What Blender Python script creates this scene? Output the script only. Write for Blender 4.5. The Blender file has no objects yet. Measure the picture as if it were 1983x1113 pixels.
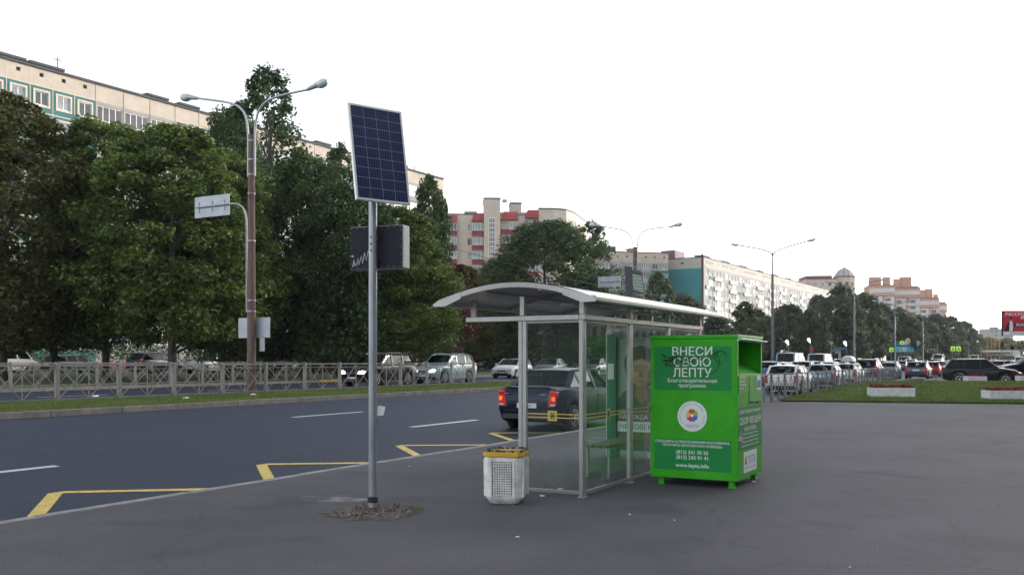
import bpy, bmesh, math, random
import numpy as np
from mathutils import Vector, Matrix
R = math.radians
PI = math.pi
rnd = random.Random(7)
scene = bpy.context.scene
COL = scene.collection

# ------------------------------------------------------------------ camera, sky, sun, exposure
# world frame: +X runs along the avenue, +Y towards the far side; the camera stands on the pavement at the origin
EYE = 1.62
FPX, CX, HY = 1790.0, 991.5, 697.0          # focal length and horizon of the photograph in its pixels
HEAD = R(-61.07)
cam = bpy.data.cameras.new('camera')
cam_o = bpy.data.objects.new('camera', cam); COL.objects.link(cam_o)
cam_o.location = (0, 0, EYE); cam_o.rotation_euler = (R(90), 0, HEAD)
cam.sensor_width = 36; cam.lens = 36 * FPX / 1983
cam.shift_y = (HY - 556.5) / 1983
cam.clip_start = 0.1; cam.clip_end = 6000
scene.camera = cam_o

SUN_EL, SUN_AZ = R(12), R(-32)                # azimuth measured in the world XY plane from +X
world = bpy.data.worlds.new('World'); scene.world = world; world.use_nodes = True
wn = world.node_tree.nodes; wl = world.node_tree.links
sky = wn.new('ShaderNodeTexSky'); sky.sky_type = 'NISHITA'; sky.sun_disc = False
sky.sun_elevation = SUN_EL; sky.sun_rotation = PI / 2 - SUN_AZ
sky.air_density = 1.0; sky.dust_density = 1.5; sky.ozone_density = 1.0
hsv = wn.new('ShaderNodeHueSaturation'); hsv.inputs['Saturation'].default_value = 0.30
wl.new(sky.outputs[0], hsv.inputs['Color']); wl.new(hsv.outputs[0], wn['Background'].inputs['Color'])
wn['Background'].inputs['Strength'].default_value = 0.15
sun = bpy.data.lights.new('sun', 'SUN'); sun.energy = .65; sun.angle = R(10); sun.color = (1, .92, .84)
sun_o = bpy.data.objects.new('sun', sun); COL.objects.link(sun_o)
sd = Vector((math.cos(SUN_EL) * math.cos(SUN_AZ), math.cos(SUN_EL) * math.sin(SUN_AZ), math.sin(SUN_EL)))
sun_o.rotation_euler = (-sd).to_track_quat('-Z', 'Y').to_euler()
scene.view_settings.view_transform = 'Standard'; scene.view_settings.look = 'None'
scene.view_settings.exposure = 1.75; scene.view_settings.gamma = 1.0
scene.view_settings.use_curve_mapping = False

CA, SA = math.cos(R(61.07)), math.sin(R(61.07))
def W(px, d):                                 # a point seen in column px at depth d -> (x, y)
    X = (px - CX) / FPX * d
    return (CA * X + SA * d, -SA * X + CA * d)
def WT(px, t):                                # a point seen in column px on the line y = t
    r = (px - CX) / FPX
    s = t * (SA + CA * r) / (CA - SA * r)
    return (s, t)
def depth(s, t): return SA * s + CA * t
def ZY(py, d): return EYE + (HY - py) * d / FPX

# ------------------------------------------------------------------ materials
M = {}
def mat(name, col, rough=.6, metal=0., var=.12, scale=3., bump=0., bscale=40., emit=0., coat=0., spec=.5, stretch=(1, 1, 1), detail=5, island=0.):
    m = bpy.data.materials.new(name); m.use_nodes = True
    nt = m.node_tree; N = nt.nodes; L = nt.links
    b = N['Principled BSDF']
    b.inputs['Roughness'].default_value = rough; b.inputs['Metallic'].default_value = metal
    b.inputs['Specular IOR Level'].default_value = spec
    b.inputs['Coat Weight'].default_value = coat; b.inputs['Coat Roughness'].default_value = .06
    c4 = (*col, 1)
    tc = N.new('ShaderNodeTexCoord'); mp = N.new('ShaderNodeMapping'); mp.inputs['Scale'].default_value = stretch
    L.new(tc.outputs['Object'], mp.inputs['Vector'])
    nz = N.new('ShaderNodeTexNoise'); nz.inputs['Scale'].default_value = scale; nz.inputs['Detail'].default_value = detail
    nz.inputs['Roughness'].default_value = .65
    L.new(mp.outputs[0], nz.inputs['Vector'])
    mr = N.new('ShaderNodeMapRange'); mr.inputs['From Min'].default_value = .3; mr.inputs['From Max'].default_value = .7
    mr.inputs['To Min'].default_value = 1 - var; mr.inputs['To Max'].default_value = 1 + var
    L.new(nz.outputs['Fac'], mr.inputs['Value'])
    hs = N.new('ShaderNodeHueSaturation'); hs.inputs['Color'].default_value = c4
    L.new(mr.outputs[0], hs.inputs['Value'])
    if island:
        g = N.new('ShaderNodeNewGeometry'); m2 = N.new('ShaderNodeMapRange')
        m2.inputs['To Min'].default_value = 1 - island; m2.inputs['To Max'].default_value = 1 + island
        L.new(g.outputs['Random Per Island'], m2.inputs['Value'])
        mu = N.new('ShaderNodeMath'); mu.operation = 'MULTIPLY'
        L.new(m2.outputs[0], mu.inputs[0]); L.new(mr.outputs[0], mu.inputs[1]); L.new(mu.outputs[0], hs.inputs['Value'])
    L.new(hs.outputs[0], b.inputs['Base Color'])
    if bump:
        n2 = N.new('ShaderNodeTexNoise'); n2.inputs['Scale'].default_value = bscale; n2.inputs['Detail'].default_value = 6
        L.new(mp.outputs[0], n2.inputs['Vector'])
        bp = N.new('ShaderNodeBump'); bp.inputs['Strength'].default_value = bump; bp.inputs['Distance'].default_value = .02
        L.new(n2.outputs['Fac'], bp.inputs['Height']); L.new(bp.outputs[0], b.inputs['Normal'])
    if emit:
        b.inputs['Emission Color'].default_value = c4; b.inputs['Emission Strength'].default_value = emit
    M[name] = m
    return m

def glass(name, tint, refl=1.0, dirt=0.0, ior=1.5, rough=0.0):
    m = bpy.data.materials.new(name); m.use_nodes = True
    nt = m.node_tree; N = nt.nodes; L = nt.links; N.remove(N['Principled BSDF']); out = N['Material Output']
    tr = N.new('ShaderNodeBsdfTransparent'); tr.inputs[0].default_value = (*tint, 1)
    gl = N.new('ShaderNodeBsdfGlossy'); gl.inputs['Roughness'].default_value = rough; gl.inputs[0].default_value = (refl, refl, refl, 1)
    lw_ = N.new('ShaderNodeLayerWeight'); lw_.inputs['Blend'].default_value = .5
    p5 = N.new('ShaderNodeMath'); p5.operation = 'POWER'; p5.inputs[1].default_value = 5; L.new(lw_.outputs['Facing'], p5.inputs[0])
    r0 = ((ior - 1) / (ior + 1)) ** 2
    fr = N.new('ShaderNodeMath'); fr.operation = 'MULTIPLY_ADD'; fr.inputs[1].default_value = 1 - r0; fr.inputs[2].default_value = r0; L.new(p5.outputs[0], fr.inputs[0])
    mx = N.new('ShaderNodeMixShader'); L.new(fr.outputs[0], mx.inputs[0]); L.new(tr.outputs[0], mx.inputs[1]); L.new(gl.outputs[0], mx.inputs[2])
    res = mx
    if dirt:
        df = N.new('ShaderNodeBsdfDiffuse'); df.inputs[0].default_value = (.5, .52, .5, 1)
        tc = N.new('ShaderNodeTexCoord'); nz = N.new('ShaderNodeTexNoise'); nz.inputs['Scale'].default_value = 2; nz.inputs['Detail'].default_value = 3
        L.new(tc.outputs['Object'], nz.inputs['Vector'])
        mr = N.new('ShaderNodeMapRange'); mr.inputs['From Min'].default_value = .2; mr.inputs['From Max'].default_value = .8
        mr.inputs['To Min'].default_value = dirt * .3; mr.inputs['To Max'].default_value = dirt * 2
        L.new(nz.outputs['Fac'], mr.inputs['Value'])
        m2 = N.new('ShaderNodeMixShader'); L.new(mr.outputs[0], m2.inputs[0]); L.new(mx.outputs[0], m2.inputs[1]); L.new(df.outputs[0], m2.inputs[2])
        res = m2
    L.new(res.outputs[0], out.inputs['Surface'])
    M[name] = m
    return m

def asphalt(name, col, patch, stretch=(1, 1, 1), crack=.32, var=.20, rough=.75):
    m = mat(name, col, rough, var=var, scale=.35, bump=.35, bscale=90, stretch=stretch, detail=8, spec=.12)
    nt = m.node_tree; N = nt.nodes; L = nt.links; b = N['Principled BSDF']
    tc = N.new('ShaderNodeTexCoord')
    src = b.inputs['Base Color'].links[0].from_socket
    gr = N.new('ShaderNodeTexNoise'); gr.inputs['Scale'].default_value = 60; gr.inputs['Detail'].default_value = 3
    L.new(tc.outputs['Object'], gr.inputs['Vector'])
    mr = N.new('ShaderNodeMapRange'); mr.inputs['From Min'].default_value = .25; mr.inputs['From Max'].default_value = .75
    mr.inputs['To Min'].default_value = .62; mr.inputs['To Max'].default_value = 1.38
    L.new(gr.outputs['Fac'], mr.inputs['Value'])
    h = N.new('ShaderNodeHueSaturation'); L.new(src, h.inputs['Color']); L.new(mr.outputs[0], h.inputs['Value'])
    # worn patches and stains of the surface itself
    n3 = N.new('ShaderNodeTexNoise'); n3.inputs['Scale'].default_value = .9; n3.inputs['Detail'].default_value = 9; n3.inputs['Distortion'].default_value = .6
    L.new(tc.outputs['Object'], n3.inputs['Vector'])
    r3 = N.new('ShaderNodeValToRGB'); r3.color_ramp.elements[0].position = .56; r3.color_ramp.elements[1].position = .72
    L.new(n3.outputs['Fac'], r3.inputs[0])
    mx = N.new('ShaderNodeMix'); mx.data_type = 'RGBA'; L.new(r3.outputs[0], mx.inputs[0])
    L.new(h.outputs[0], mx.inputs[6]); mx.inputs[7].default_value = (*patch, 1)
    # cracks
    vo = N.new('ShaderNodeTexVoronoi'); vo.feature = 'DISTANCE_TO_EDGE'; vo.inputs['Scale'].default_value = .22
    nw = N.new('ShaderNodeTexNoise'); nw.inputs['Scale'].default_value = 1.5; nw.inputs['Detail'].default_value = 6
    L.new(tc.outputs['Object'], nw.inputs['Vector'])
    va = N.new('ShaderNodeVectorMath'); va.operation = 'MULTIPLY_ADD'; va.inputs[1].default_value = (.9, .9, 0)
    L.new(nw.outputs['Color'], va.inputs[0]); L.new(tc.outputs['Object'], va.inputs[2]); L.new(va.outputs[0], vo.inputs['Vector'])
    cr = N.new('ShaderNodeMapRange'); cr.inputs['From Max'].default_value = .006; cr.inputs['To Min'].default_value = crack; cr.inputs['To Max'].default_value = 0
    L.new(vo.outputs['Distance'], cr.inputs['Value'])
    m4 = N.new('ShaderNodeMix'); m4.data_type = 'RGBA'; L.new(cr.outputs[0], m4.inputs[0]); L.new(mx.outputs[2], m4.inputs[6])
    m4.inputs[7].default_value = (col[0] * .45, col[1] * .45, col[2] * .45, 1)
    L.new(m4.outputs[2], b.inputs['Base Color'])
    return m

def worn(name, under, amt):
    m = M[name]; nt = m.node_tree; N = nt.nodes; L = nt.links; b = N['Principled BSDF']; src = b.inputs['Base Color'].links[0].from_socket
    tc = N.new('ShaderNodeTexCoord'); nz = N.new('ShaderNodeTexNoise'); nz.inputs['Scale'].default_value = 14; nz.inputs['Detail'].default_value = 10; nz.inputs['Roughness'].default_value = .75
    L.new(tc.outputs['Object'], nz.inputs['Vector']); rp = N.new('ShaderNodeValToRGB'); rp.color_ramp.elements[0].position = amt; rp.color_ramp.elements[1].position = amt + .10
    L.new(nz.outputs['Fac'], rp.inputs[0]); mx = N.new('ShaderNodeMix'); mx.data_type = 'RGBA'; L.new(rp.outputs[0], mx.inputs[0]); L.new(src, mx.inputs[6]); mx.inputs[7].default_value = (*under, 1); L.new(mx.outputs[2], b.inputs['Base Color'])
def leafmat(name, col, col2, var=.3, trans=.25):
    m = bpy.data.materials.new(name); m.use_nodes = True
    nt = m.node_tree; N = nt.nodes; L = nt.links; b = N['Principled BSDF']; out = N['Material Output']
    g = N.new('ShaderNodeNewGeometry'); tc = N.new('ShaderNodeTexCoord')
    nz = N.new('ShaderNodeTexNoise'); nz.inputs['Scale'].default_value = .55; nz.inputs['Detail'].default_value = 4
    L.new(tc.outputs['Object'], nz.inputs['Vector'])
    ad = N.new('ShaderNodeMath'); ad.operation = 'MULTIPLY_ADD'; ad.inputs[1].default_value = .5; L.new(g.outputs['Random Per Island'], ad.inputs[0])
    sc = N.new('ShaderNodeMath'); sc.operation = 'MULTIPLY'; sc.inputs[1].default_value = 1.0; L.new(nz.outputs['Fac'], sc.inputs[0]); L.new(sc.outputs[0], ad.inputs[2])
    rp = N.new('ShaderNodeValToRGB'); rp.color_ramp.elements[0].position = .45; rp.color_ramp.elements[0].color = (*col, 1)
    rp.color_ramp.elements[1].position = 1.0; rp.color_ramp.elements[1].color = (*col2, 1)
    L.new(ad.outputs[0], rp.inputs[0]); L.new(rp.outputs[0], b.inputs['Base Color'])
    b.inputs['Roughness'].default_value = .55; b.inputs['Specular IOR Level'].default_value = .3
    tl = N.new('ShaderNodeBsdfTranslucent'); L.new(rp.outputs[0], tl.inputs[0])
    mx = N.new('ShaderNodeMixShader'); mx.inputs[0].default_value = trans
    L.new(b.outputs[0], mx.inputs[1]); L.new(tl.outputs[0], mx.inputs[2]); L.new(mx.outputs[0], out.inputs['Surface'])
    M[name] = m
    return m

asphalt('pavement', (.102, .095, .106), (.080, .074, .085))
asphalt('roadway', (.034, .041, .064), (.042, .048, .069), stretch=(.12, 1, 1), crack=.3, var=.14, rough=.62)
asphalt('sideroad', (.085, .083, .09), (.07, .07, .075), crack=.3)
mat('ground', (.06, .065, .045), .95, var=.3, scale=.05)
mat('kerbstone', (.23, .205, .185), .85, var=.3, scale=2.5, bump=.4, bscale=30)
mat('kerb_light', (.24, .235, .235), .8, var=.35, scale=5, bump=.3, bscale=40)
mat('kerb_yellow', (.62, .42, .05), .7, var=.2)
mat('turf', (.055, .085, .022), .95, var=.45, scale=2.2, bump=.8, bscale=25)
mat('turf_far', (.05, .075, .025), .95, var=.4, scale=.8)
mat('soil', (.10, .078, .06), .95, var=.45, scale=9, bump=.8, bscale=30)
leafmat('grass_blade', (.075, .12, .022), (.18, .22, .06), trans=.3)
mat('paint_white', (.62, .62, .63), .6, var=.22, scale=9)
mat('paint_yellow', (.62, .44, .09), .6, var=.22, scale=7)
worn('paint_white', (.06, .065, .08), .50); worn('paint_yellow', (.07, .068, .06), .54)
mat('smear', (.30, .29, .29), .8, var=.35, scale=14)
mat('galvanised', (.36, .38, .41), .42, metal=.55, var=.22, scale=7, bump=.08, bscale=60, stretch=(1, 1, .25))
mat('aluminium', (.46, .45, .445), .38, metal=.55, var=.10, scale=5)
mat('alu_dark', (.33, .32, .32), .45, metal=.4, var=.12, scale=5)
mat('alu_frame', (.70, .71, .72), .35, metal=.5, var=.06)
mat('fence_paint', (.21, .20, .195), .5, metal=.15, var=.2, scale=8)
mat('fence_grey', (.13, .13, .138), .5, metal=.15, var=.2, scale=8)
mat('sign_back', (.42, .45, .50), .5, metal=.3, var=.12, scale=3)
mat('pylon_grey', (.10, .10, .115), .5, metal=.2, var=.1)
mat('box_dark', (.022, .024, .034), .6, var=.15, scale=5, spec=.2)
mat('box_side', (.34, .35, .37), .45, metal=.3, var=.1)
mat('black_plastic', (.018, .018, .02), .5, var=.15)
mat('rubber', (.02, .02, .021), .85, var=.2)
mat('solar_cell', (.011, .022, .080), .22, var=.35, scale=1.2, coat=.2, spec=.3)
mat('cell_line', (.24, .23, .34), .4, metal=.2, var=.1)
mat('busbar', (.10, .11, .16), .35, metal=.4)
mat('concrete_pole', (.17, .115, .095), .85, var=.3, scale=4, bump=.3, bscale=20, stretch=(1, 1, .2))
mat('steel_pole', (.17, .20, .235), .45, metal=.4, var=.12, scale=3)
mat('lamp_shell', (.42, .44, .46), .4, metal=.4, var=.1)
mat('lamp_lens', (.62, .66, .68), .15, var=.05, coat=.5)
mat('concrete_white', (.78, .77, .75), .85, var=.28, scale=7, bump=.35, bscale=45)
mat('concrete_dark', (.26, .25, .24), .9, var=.4, scale=12, bump=.4, bscale=30)
mat('yellow_band', (.70, .40, .02), .6, var=.25, scale=9)
mat('black_bag', (.025, .025, .025), .4, var=.3, bump=.6, bscale=20)
mat('bin_green', (.040, .40, .012), .42, var=.14, scale=3.5, coat=.05, spec=.3)
mat('bin_sticker', (.010, .25, .055), .45, var=.08, scale=3, spec=.3)
mat('white_print', (.80, .82, .80), .5, var=.06)
mat('grey_print', (.45, .5, .45), .5, var=.1)
mat('blue_print', (.10, .22, .45), .5)
mat('graffiti', (.02, .022, .02), .5)
mat('silver_tag', (.62, .63, .66), .4, metal=.2)
for n, c in (('petal_red', (.70, .05, .06)), ('petal_yellow', (.80, .55, .03)), ('petal_magenta', (.60, .03, .22)), ('petal_blue', (.02, .20, .55)), ('petal_green', (.30, .50, .03))): mat(n, c, .5, var=.03)
glass('shelter_glass', (.93, .97, .955), 1.0, dirt=.018, ior=1.45)
glass('car_glass', (.24, .28, .29), .38, ior=1.45)
glass('clear_lens', (.85, .87, .9), 1.0, ior=1.6)
mat('polycarbonate', (.40, .41, .43), .35, var=.10, scale=2, coat=.3)
mat('teal_frame', (.02, .12, .09), .4, var=.08)
mat('bench_wood', (.10, .115, .05), .6, var=.25, scale=6)
mat('poster_bg', (.30, .36, .33), .4, var=.12, scale=2)
mat('poster_low', (.13, .07, .075), .4, var=.1)
mat('poster_white', (.72, .74, .72), .4)
mat('poster_teal', (.02, .20, .16), .4)
mat('skin_print', (.44, .25, .17), .4, var=.06)
mat('skin_light', (.54, .35, .26), .4, var=.05)
mat('skin_shade', (.27, .135, .09), .4, var=.06)
mat('hair_print', (.035, .022, .018), .4)
mat('cloth_print', (.06, .055, .065), .4)
mat('lip_print', (.38, .12, .10), .4)
mat('tape_yellow', (.60, .45, .12), .5)
mat('bark', (.085, .072, .06), .9, var=.35, scale=4, bump=.6, bscale=14, stretch=(1, 1, .25))
mat('birch_bark', (.30, .29, .27), .8, var=.5, scale=5, stretch=(1, 1, 2))
leafmat('leaf_maple', (.036, .070, .014), (.18, .24, .052))
leafmat('leaf_brown', (.040, .046, .014), (.135, .135, .04))
leafmat('leaf_dark', (.032, .066, .028), (.11, .16, .055))
leafmat('leaf_far', (.052, .076, .048), (.12, .145, .075))
leafmat('leaf_sun', (.10, .12, .03), (.20, .20, .06))  # sunlight on the far trees is put into this lighter leaf colour
leafmat('leaf_red', (.06, .022, .012), (.13, .05, .03))
mat('flower_red', (.42, .03, .035), .6, var=.3, scale=20, island=.4)
mat('planter', (.60, .60, .62), .8, var=.2, scale=4, bump=.3)
# buildings
mat('panel_cream', (.48, .415, .35), .85, var=.14, scale=.5, bump=.2, bscale=8)
mat('panel_teal', (.035, .15, .155), .8, var=.15, scale=.6)
mat('panel_grey', (.30, .29, .275), .85, var=.15, scale=.7)
mat('panel_seam', (.20, .13, .09), .9, var=.3)
mat('win_frame', (.72, .72, .72), .5, var=.05)
mat('win_surround', (.58, .49, .40), .8, var=.1)
mat('win_glass', (.16, .19, .22), .07, var=.6, scale=.35, spec=.9)
mat('win_curtain', (.10, .098, .095), .5, var=.7, scale=.6, spec=.15)
mat('win_dark', (.035, .037, .04), .12, var=.5, scale=.4, spec=.5)
mat('roof_dark', (.05, .055, .062), .8, var=.2)
mat('vent_dark', (.06, .045, .035), .9)
mat('brick_cream', (.52, .455, .39), .85, var=.10, scale=.8)
mat('red_roof', (.29, .042, .045), .6, var=.12, scale=1)
mat('maroon', (.20, .03, .035), .7, var=.15, scale=1)
mat('white_panel', (.54, .53, .53), .7, var=.08, scale=.6)
mat('grey_blue_panel', (.24, .245, .25), .75, var=.15)
mat('panel_pale', (.40, .375, .345), .8, var=.12, scale=.5)
mat('balcony_white', (.46, .455, .45), .7, var=.1, scale=.3, island=.2)
mat('balcony_grey', (.15, .16, .175), .7, var=.2, island=.25)
mat('teal_wall', (.012, .20, .225), .7, var=.06, scale=.4)
mat('purple_roof', (.13, .055, .075), .7, var=.1)
mat('brick_red', (.46, .25, .18), .85, var=.15, scale=.5)
mat('pink_wall', (.58, .44, .38), .85, var=.1, scale=.5)
mat('dome_grey', (.35, .35, .37), .5, var=.15)
# cars
def paint(n, c, metal=.25): return mat('paint_' + n, c, .34, metal=metal, var=.03, coat=.08, spec=.25)
for n, c, me in (('black', (.009, .010, .013), .2), ('darkblue', (.011, .017, .040), .2), ('white', (.62, .62, .63), 0), ('silver', (.45, .47, .48), .5), ('paleblue', (.27, .35, .38), .4),
              ('grey', (.10, .115, .13), .4), ('blue', (.05, .10, .18), .3), ('red', (.25, .02, .025), .2), ('beige', (.46, .43, .36), .3), ('green', (.03, .22, .10), .2),
              ('skyblue', (.16, .26, .34), .3), ('cream', (.58, .56, .50), 0)): paint(n, c, me)
mat('rim', (.50, .51, .53), .3, metal=.7, var=.08)
mat('interior', (.028, .028, .03), .8)
mat('trim', (.02, .02, .022), .5)
mat('chrome', (.6, .61, .63), .15, metal=.9, var=.02)
mat('head_on', (1, .80, .55), .2, emit=2.2)
mat('head_off', (.62, .66, .70), .12, metal=.3, coat=.8)
mat('tail_on', (.60, .018, .012), .25, emit=.03)
mat('tail_hot', (.9, .16, .03), .25, emit=.25)
mat('tail_off', (.32, .015, .015), .2, coat=.8)
mat('plate', (.70, .70, .68), .5)
mat('cargo_white', (.62, .61, .56), .6, var=.1)
mat('billboard_red', (.60, .02, .05), .4, var=.05)
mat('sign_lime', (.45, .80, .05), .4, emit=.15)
mat('sign_yellow', (.75, .50, .04), .4)
mat('sign_blue', (.03, .25, .42), .4, var=.05)
mat('sign_cyan', (.10, .42, .55), .4, var=.15, scale=1)
mat('lamp_globe', (.95, .93, .88), .3, emit=1.0)
mat('orange', (.70, .16, .03), .6)
mat('cloth_blue', (.03, .05, .30), .8); mat('cloth_black', (.02, .02, .022), .8); mat('skin', (.5, .3, .22), .6); mat('cloth_red', (.4, .04, .04), .8)

# ------------------------------------------------------------------ mesh helpers
class MB:
    def __init__(s): s.v = []; s.f = []; s.m = []
    def add(s, vs, fs, m=0):
        o = len(s.v); s.v += [tuple(x) for x in vs]
        for f in fs: s.f.append([i + o for i in f]); s.m.append(m)
    def box(s, c, sz, rz=0, m=0, taper=1.0):
        x, y, z = sz[0] / 2, sz[1] / 2, sz[2] / 2; ca, sa = math.cos(rz), math.sin(rz); vs = []
        for k in (-1, 1):
            f = taper if k == 1 else 1
            for a, b in ((-1, -1), (1, -1), (1, 1), (-1, 1)):
                px, py = a * x * f, b * y * f
                vs.append((c[0] + px * ca - py * sa, c[1] + px * sa + py * ca, c[2] + k * z))
        s.add(vs, [(3, 2, 1, 0), (4, 5, 6, 7), (0, 1, 5, 4), (1, 2, 6, 5), (2, 3, 7, 6), (3, 0, 4, 7)], m); return s
    def span(s, a, b, m=0):
        return s.box([(a[i] + b[i]) / 2 for i in range(3)], [abs(b[i] - a[i]) for i in range(3)], 0, m)
    def bar(s, p, q, w, h, m=0, up=(0, 0, 1)):
        p, q = Vector(p), Vector(q); d = (q - p).normalized(); u = Vector(up)
        if abs(d.dot(u)) > .98: u = Vector((1, 0, 0))
        a = d.cross(u).normalized() * w / 2; b = d.cross(a).normalized() * h / 2
        vs = [p + a + b, p - a + b, p - a - b, p + a - b, q + a + b, q - a + b, q - a - b, q + a - b]
        s.add(vs, [(0, 1, 2, 3), (7, 6, 5, 4), (0, 4, 5, 1), (1, 5, 6, 2), (2, 6, 7, 3), (3, 7, 4, 0)], m); return s
    def tube(s, pts, r, n=8, m=0, caps=True):
        pts = [Vector(p) for p in pts]; k = len(pts)
        rr = r if isinstance(r, (list, tuple)) else [r] * k
        vs = []; ref = None
        for i, p in enumerate(pts):
            d = (pts[min(i + 1, k - 1)] - pts[max(i - 1, 0)])
            d = d.normalized() if d.length > 1e-9 else Vector((0, 0, 1))
            if ref is None: ref = Vector((0, 0, 1)) if abs(d.z) < .9 else Vector((1, 0, 0))
            a = (ref - d * ref.dot(d)).normalized(); b = d.cross(a); ref = a
            for j in range(n):
                t = 2 * PI * j / n; vs.append(p + (a * math.cos(t) + b * math.sin(t)) * rr[i])
        fs = []
        for i in range(k - 1):
            for j in range(n):
                j2 = (j + 1) % n; fs.append((i * n + j, i * n + j2, (i + 1) * n + j2, (i + 1) * n + j))
        if caps: fs.append(tuple(range(n - 1, -1, -1))); fs.append(tuple((k - 1) * n + j for j in range(n)))
        s.add(vs, fs, m); return s
    def lathe(s, prof, c=(0, 0, 0), n=16, m=0, axis='z'):
        vs = []
        for r, h in prof:
            for j in range(n):
                t = 2 * PI * j / n; a, b = r * math.cos(t), r * math.sin(t)
                p = (a, b, h) if axis == 'z' else ((a, h, b) if axis == 'y' else (h, a, b))
                vs.append((c[0] + p[0], c[1] + p[1], c[2] + p[2]))
        k = len(prof); fs = []
        for i in range(k - 1):
            for j in range(n):
                j2 = (j + 1) % n; fs.append((i * n + j, i * n + j2, (i + 1) * n + j2, (i + 1) * n + j))
        fs.append(tuple(range(n - 1, -1, -1))); fs.append(tuple((k - 1) * n + j for j in range(n)))
        s.add(vs, fs, m); return s
    def prism(s, poly, o, u, v, th, m=0):      # polygon in the plane o + a*u + b*v, thickness th along u x v
        o, u, v = Vector(o), Vector(u), Vector(v); w = u.cross(v).normalized() * th; n = len(poly)
        vs = [o + u * a + v * b for a, b in poly] + [o + u * a + v * b + w for a, b in poly]
        fs = [tuple(range(n - 1, -1, -1)), tuple(range(n, 2 * n))] + [(i, (i + 1) % n, n + (i + 1) % n, n + i) for i in range(n)]
        s.add(vs, fs, m); return s
    def quad(s, a, b, c, d, m=0): s.add([a, b, c, d], [(0, 1, 2, 3)], m); return s
    def build(s, name, mats, parent=None, smooth=0, bevel=0, fix=True, loc=None, rot=None, link=True):
        me = bpy.data.meshes.new(name); me.from_pydata(s.v, [], s.f)
        mats = mats if isinstance(mats, (list, tuple)) else [mats]
        for x in mats: me.materials.append(M[x] if isinstance(x, str) else x)
        me.polygons.foreach_set('material_index', s.m)
        if fix:
            bm = bmesh.new(); bm.from_mesh(me); bmesh.ops.recalc_face_normals(bm, faces=bm.faces); bm.to_mesh(me); bm.free()
        if smooth:
            me.polygons.foreach_set('use_smooth', [True] * len(me.polygons)); me.set_sharp_from_angle(angle=R(smooth))
        me.update()
        o = bpy.data.objects.new(name, me)
        if link: COL.objects.link(o)
        if parent: o.parent = parent
        if loc: o.location = loc
        if rot: o.rotation_euler = rot
        if bevel:
            b = o.modifiers.new('bevel', 'BEVEL'); b.width = bevel; b.segments = 2; b.limit_method = 'ANGLE'; b.angle_limit = R(40)
        return o

def tag(o, label=None, cat=None, group=None, kind=None):
    if label: o['label'] = label
    if cat: o['category'] = cat
    if group: o['group'] = group
    if kind: o['kind'] = kind
    return o
def thing(name, label, cat, loc=(0, 0, 0), rz=0, group=None):
    o = bpy.data.objects.new(name, None); COL.objects.link(o); o.empty_display_size = .2
    o.location = loc; o.rotation_euler = (0, 0, rz)
    return tag(o, label, cat, group)
def dup(root, loc, rz, label, group=None, scale=None):
    r = root.copy(); COL.objects.link(r); r.location = loc; r.rotation_euler = (0, 0, rz); r['label'] = label
    if group: r['group'] = group
    if scale: r.scale = scale
    for ch in list(root.children):
        c = ch.copy(); COL.objects.link(c); c.parent = r
        for g in ch.children:
            d = g.copy(); COL.objects.link(d); d.parent = c
    return r
def glyph_fill(me, bold, N=40):               # fills the letter outlines in thin slabs by winding number (some glyph outlines cross themselves)
    E = [(me.vertices[e.vertices[0]].co, me.vertices[e.vertices[1]].co) for e in me.edges]
    ys = [v.co.y for v in me.vertices]; lo, hi = min(ys), max(ys); V, F = [], []
    for k in range(N):
        y0, y1 = lo + (hi - lo) * k / N, lo + (hi - lo) * (k + 1) / N; ym = (y0 + y1) / 2; X = []
        for a, b in E:
            if (a.y > ym) != (b.y > ym):
                f = lambda y: a.x + (b.x - a.x) * (min(max(y, min(a.y, b.y)), max(a.y, b.y)) - a.y) / (b.y - a.y)
                X.append((f(ym), f(y0), f(y1), 1 if b.y > a.y else -1))
        X.sort(); w = 0
        for x in X:
            if w == 0: st = x
            w += x[3]
            if w == 0: o = len(V); V += [(st[1] - bold, y0, 0), (x[1] + bold, y0, 0), (x[2] + bold, y1, 0), (st[2] - bold, y1, 0)]; F.append((o, o + 1, o + 2, o + 3))
    return V, F
def text(mb, body, o, u, v, width=None, height=None, m=0, off=0.0, bold=0.0, align='CENTER', th=.0012, sep=None):
    if sep is not None: mb = MB()
    cu = bpy.data.curves.new('lettering', 'FONT'); cu.body = body; cu.size = 1; cu.align_x = align; cu.fill_mode = 'NONE'; cu.resolution_u = 3
    ob = bpy.data.objects.new('lettering', cu); COL.objects.link(ob)
    bpy.context.view_layer.update()
    me = bpy.data.meshes.new_from_object(ob.evaluated_get(bpy.context.evaluated_depsgraph_get()))
    bpy.data.objects.remove(ob); bpy.data.curves.remove(cu)
    if not len(me.vertices): return
    gv, gf = glyph_fill(me, bold); co = np.array(gv)
    lo, hi = co.min(0), co.max(0)
    k = width / (hi[0] - lo[0]) if width else height / (hi[1] - lo[1])
    ky = k if not (width and height) else height / (hi[1] - lo[1])
    mid = (lo + hi) / 2; ax = mid[0] if align == 'CENTER' else lo[0]
    o, u, v = Vector(o), Vector(u), Vector(v); w = u.cross(v)
    vs = [o + u * (p[0] - ax) * k + v * (p[1] - mid[1]) * ky + w * (off + th) for p in co]
    mb.add(vs, gf, m)
    bpy.data.meshes.remove(me)
    if sep is not None: mb.build('lettering', 'white_print', sep, fix=False)
def pieces(name, m, root, spans, limit=100):      # one part per piece, those past the limit together
    rest = MB()
    for i, (a, c) in enumerate(spans):
        if i < limit: q = MB(); q.span(a, c); q.build(name, m, root)
        else: rest.span(a, c)
    if rest.v: tag(rest.build(name, m, root), kind='stuff')

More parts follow.
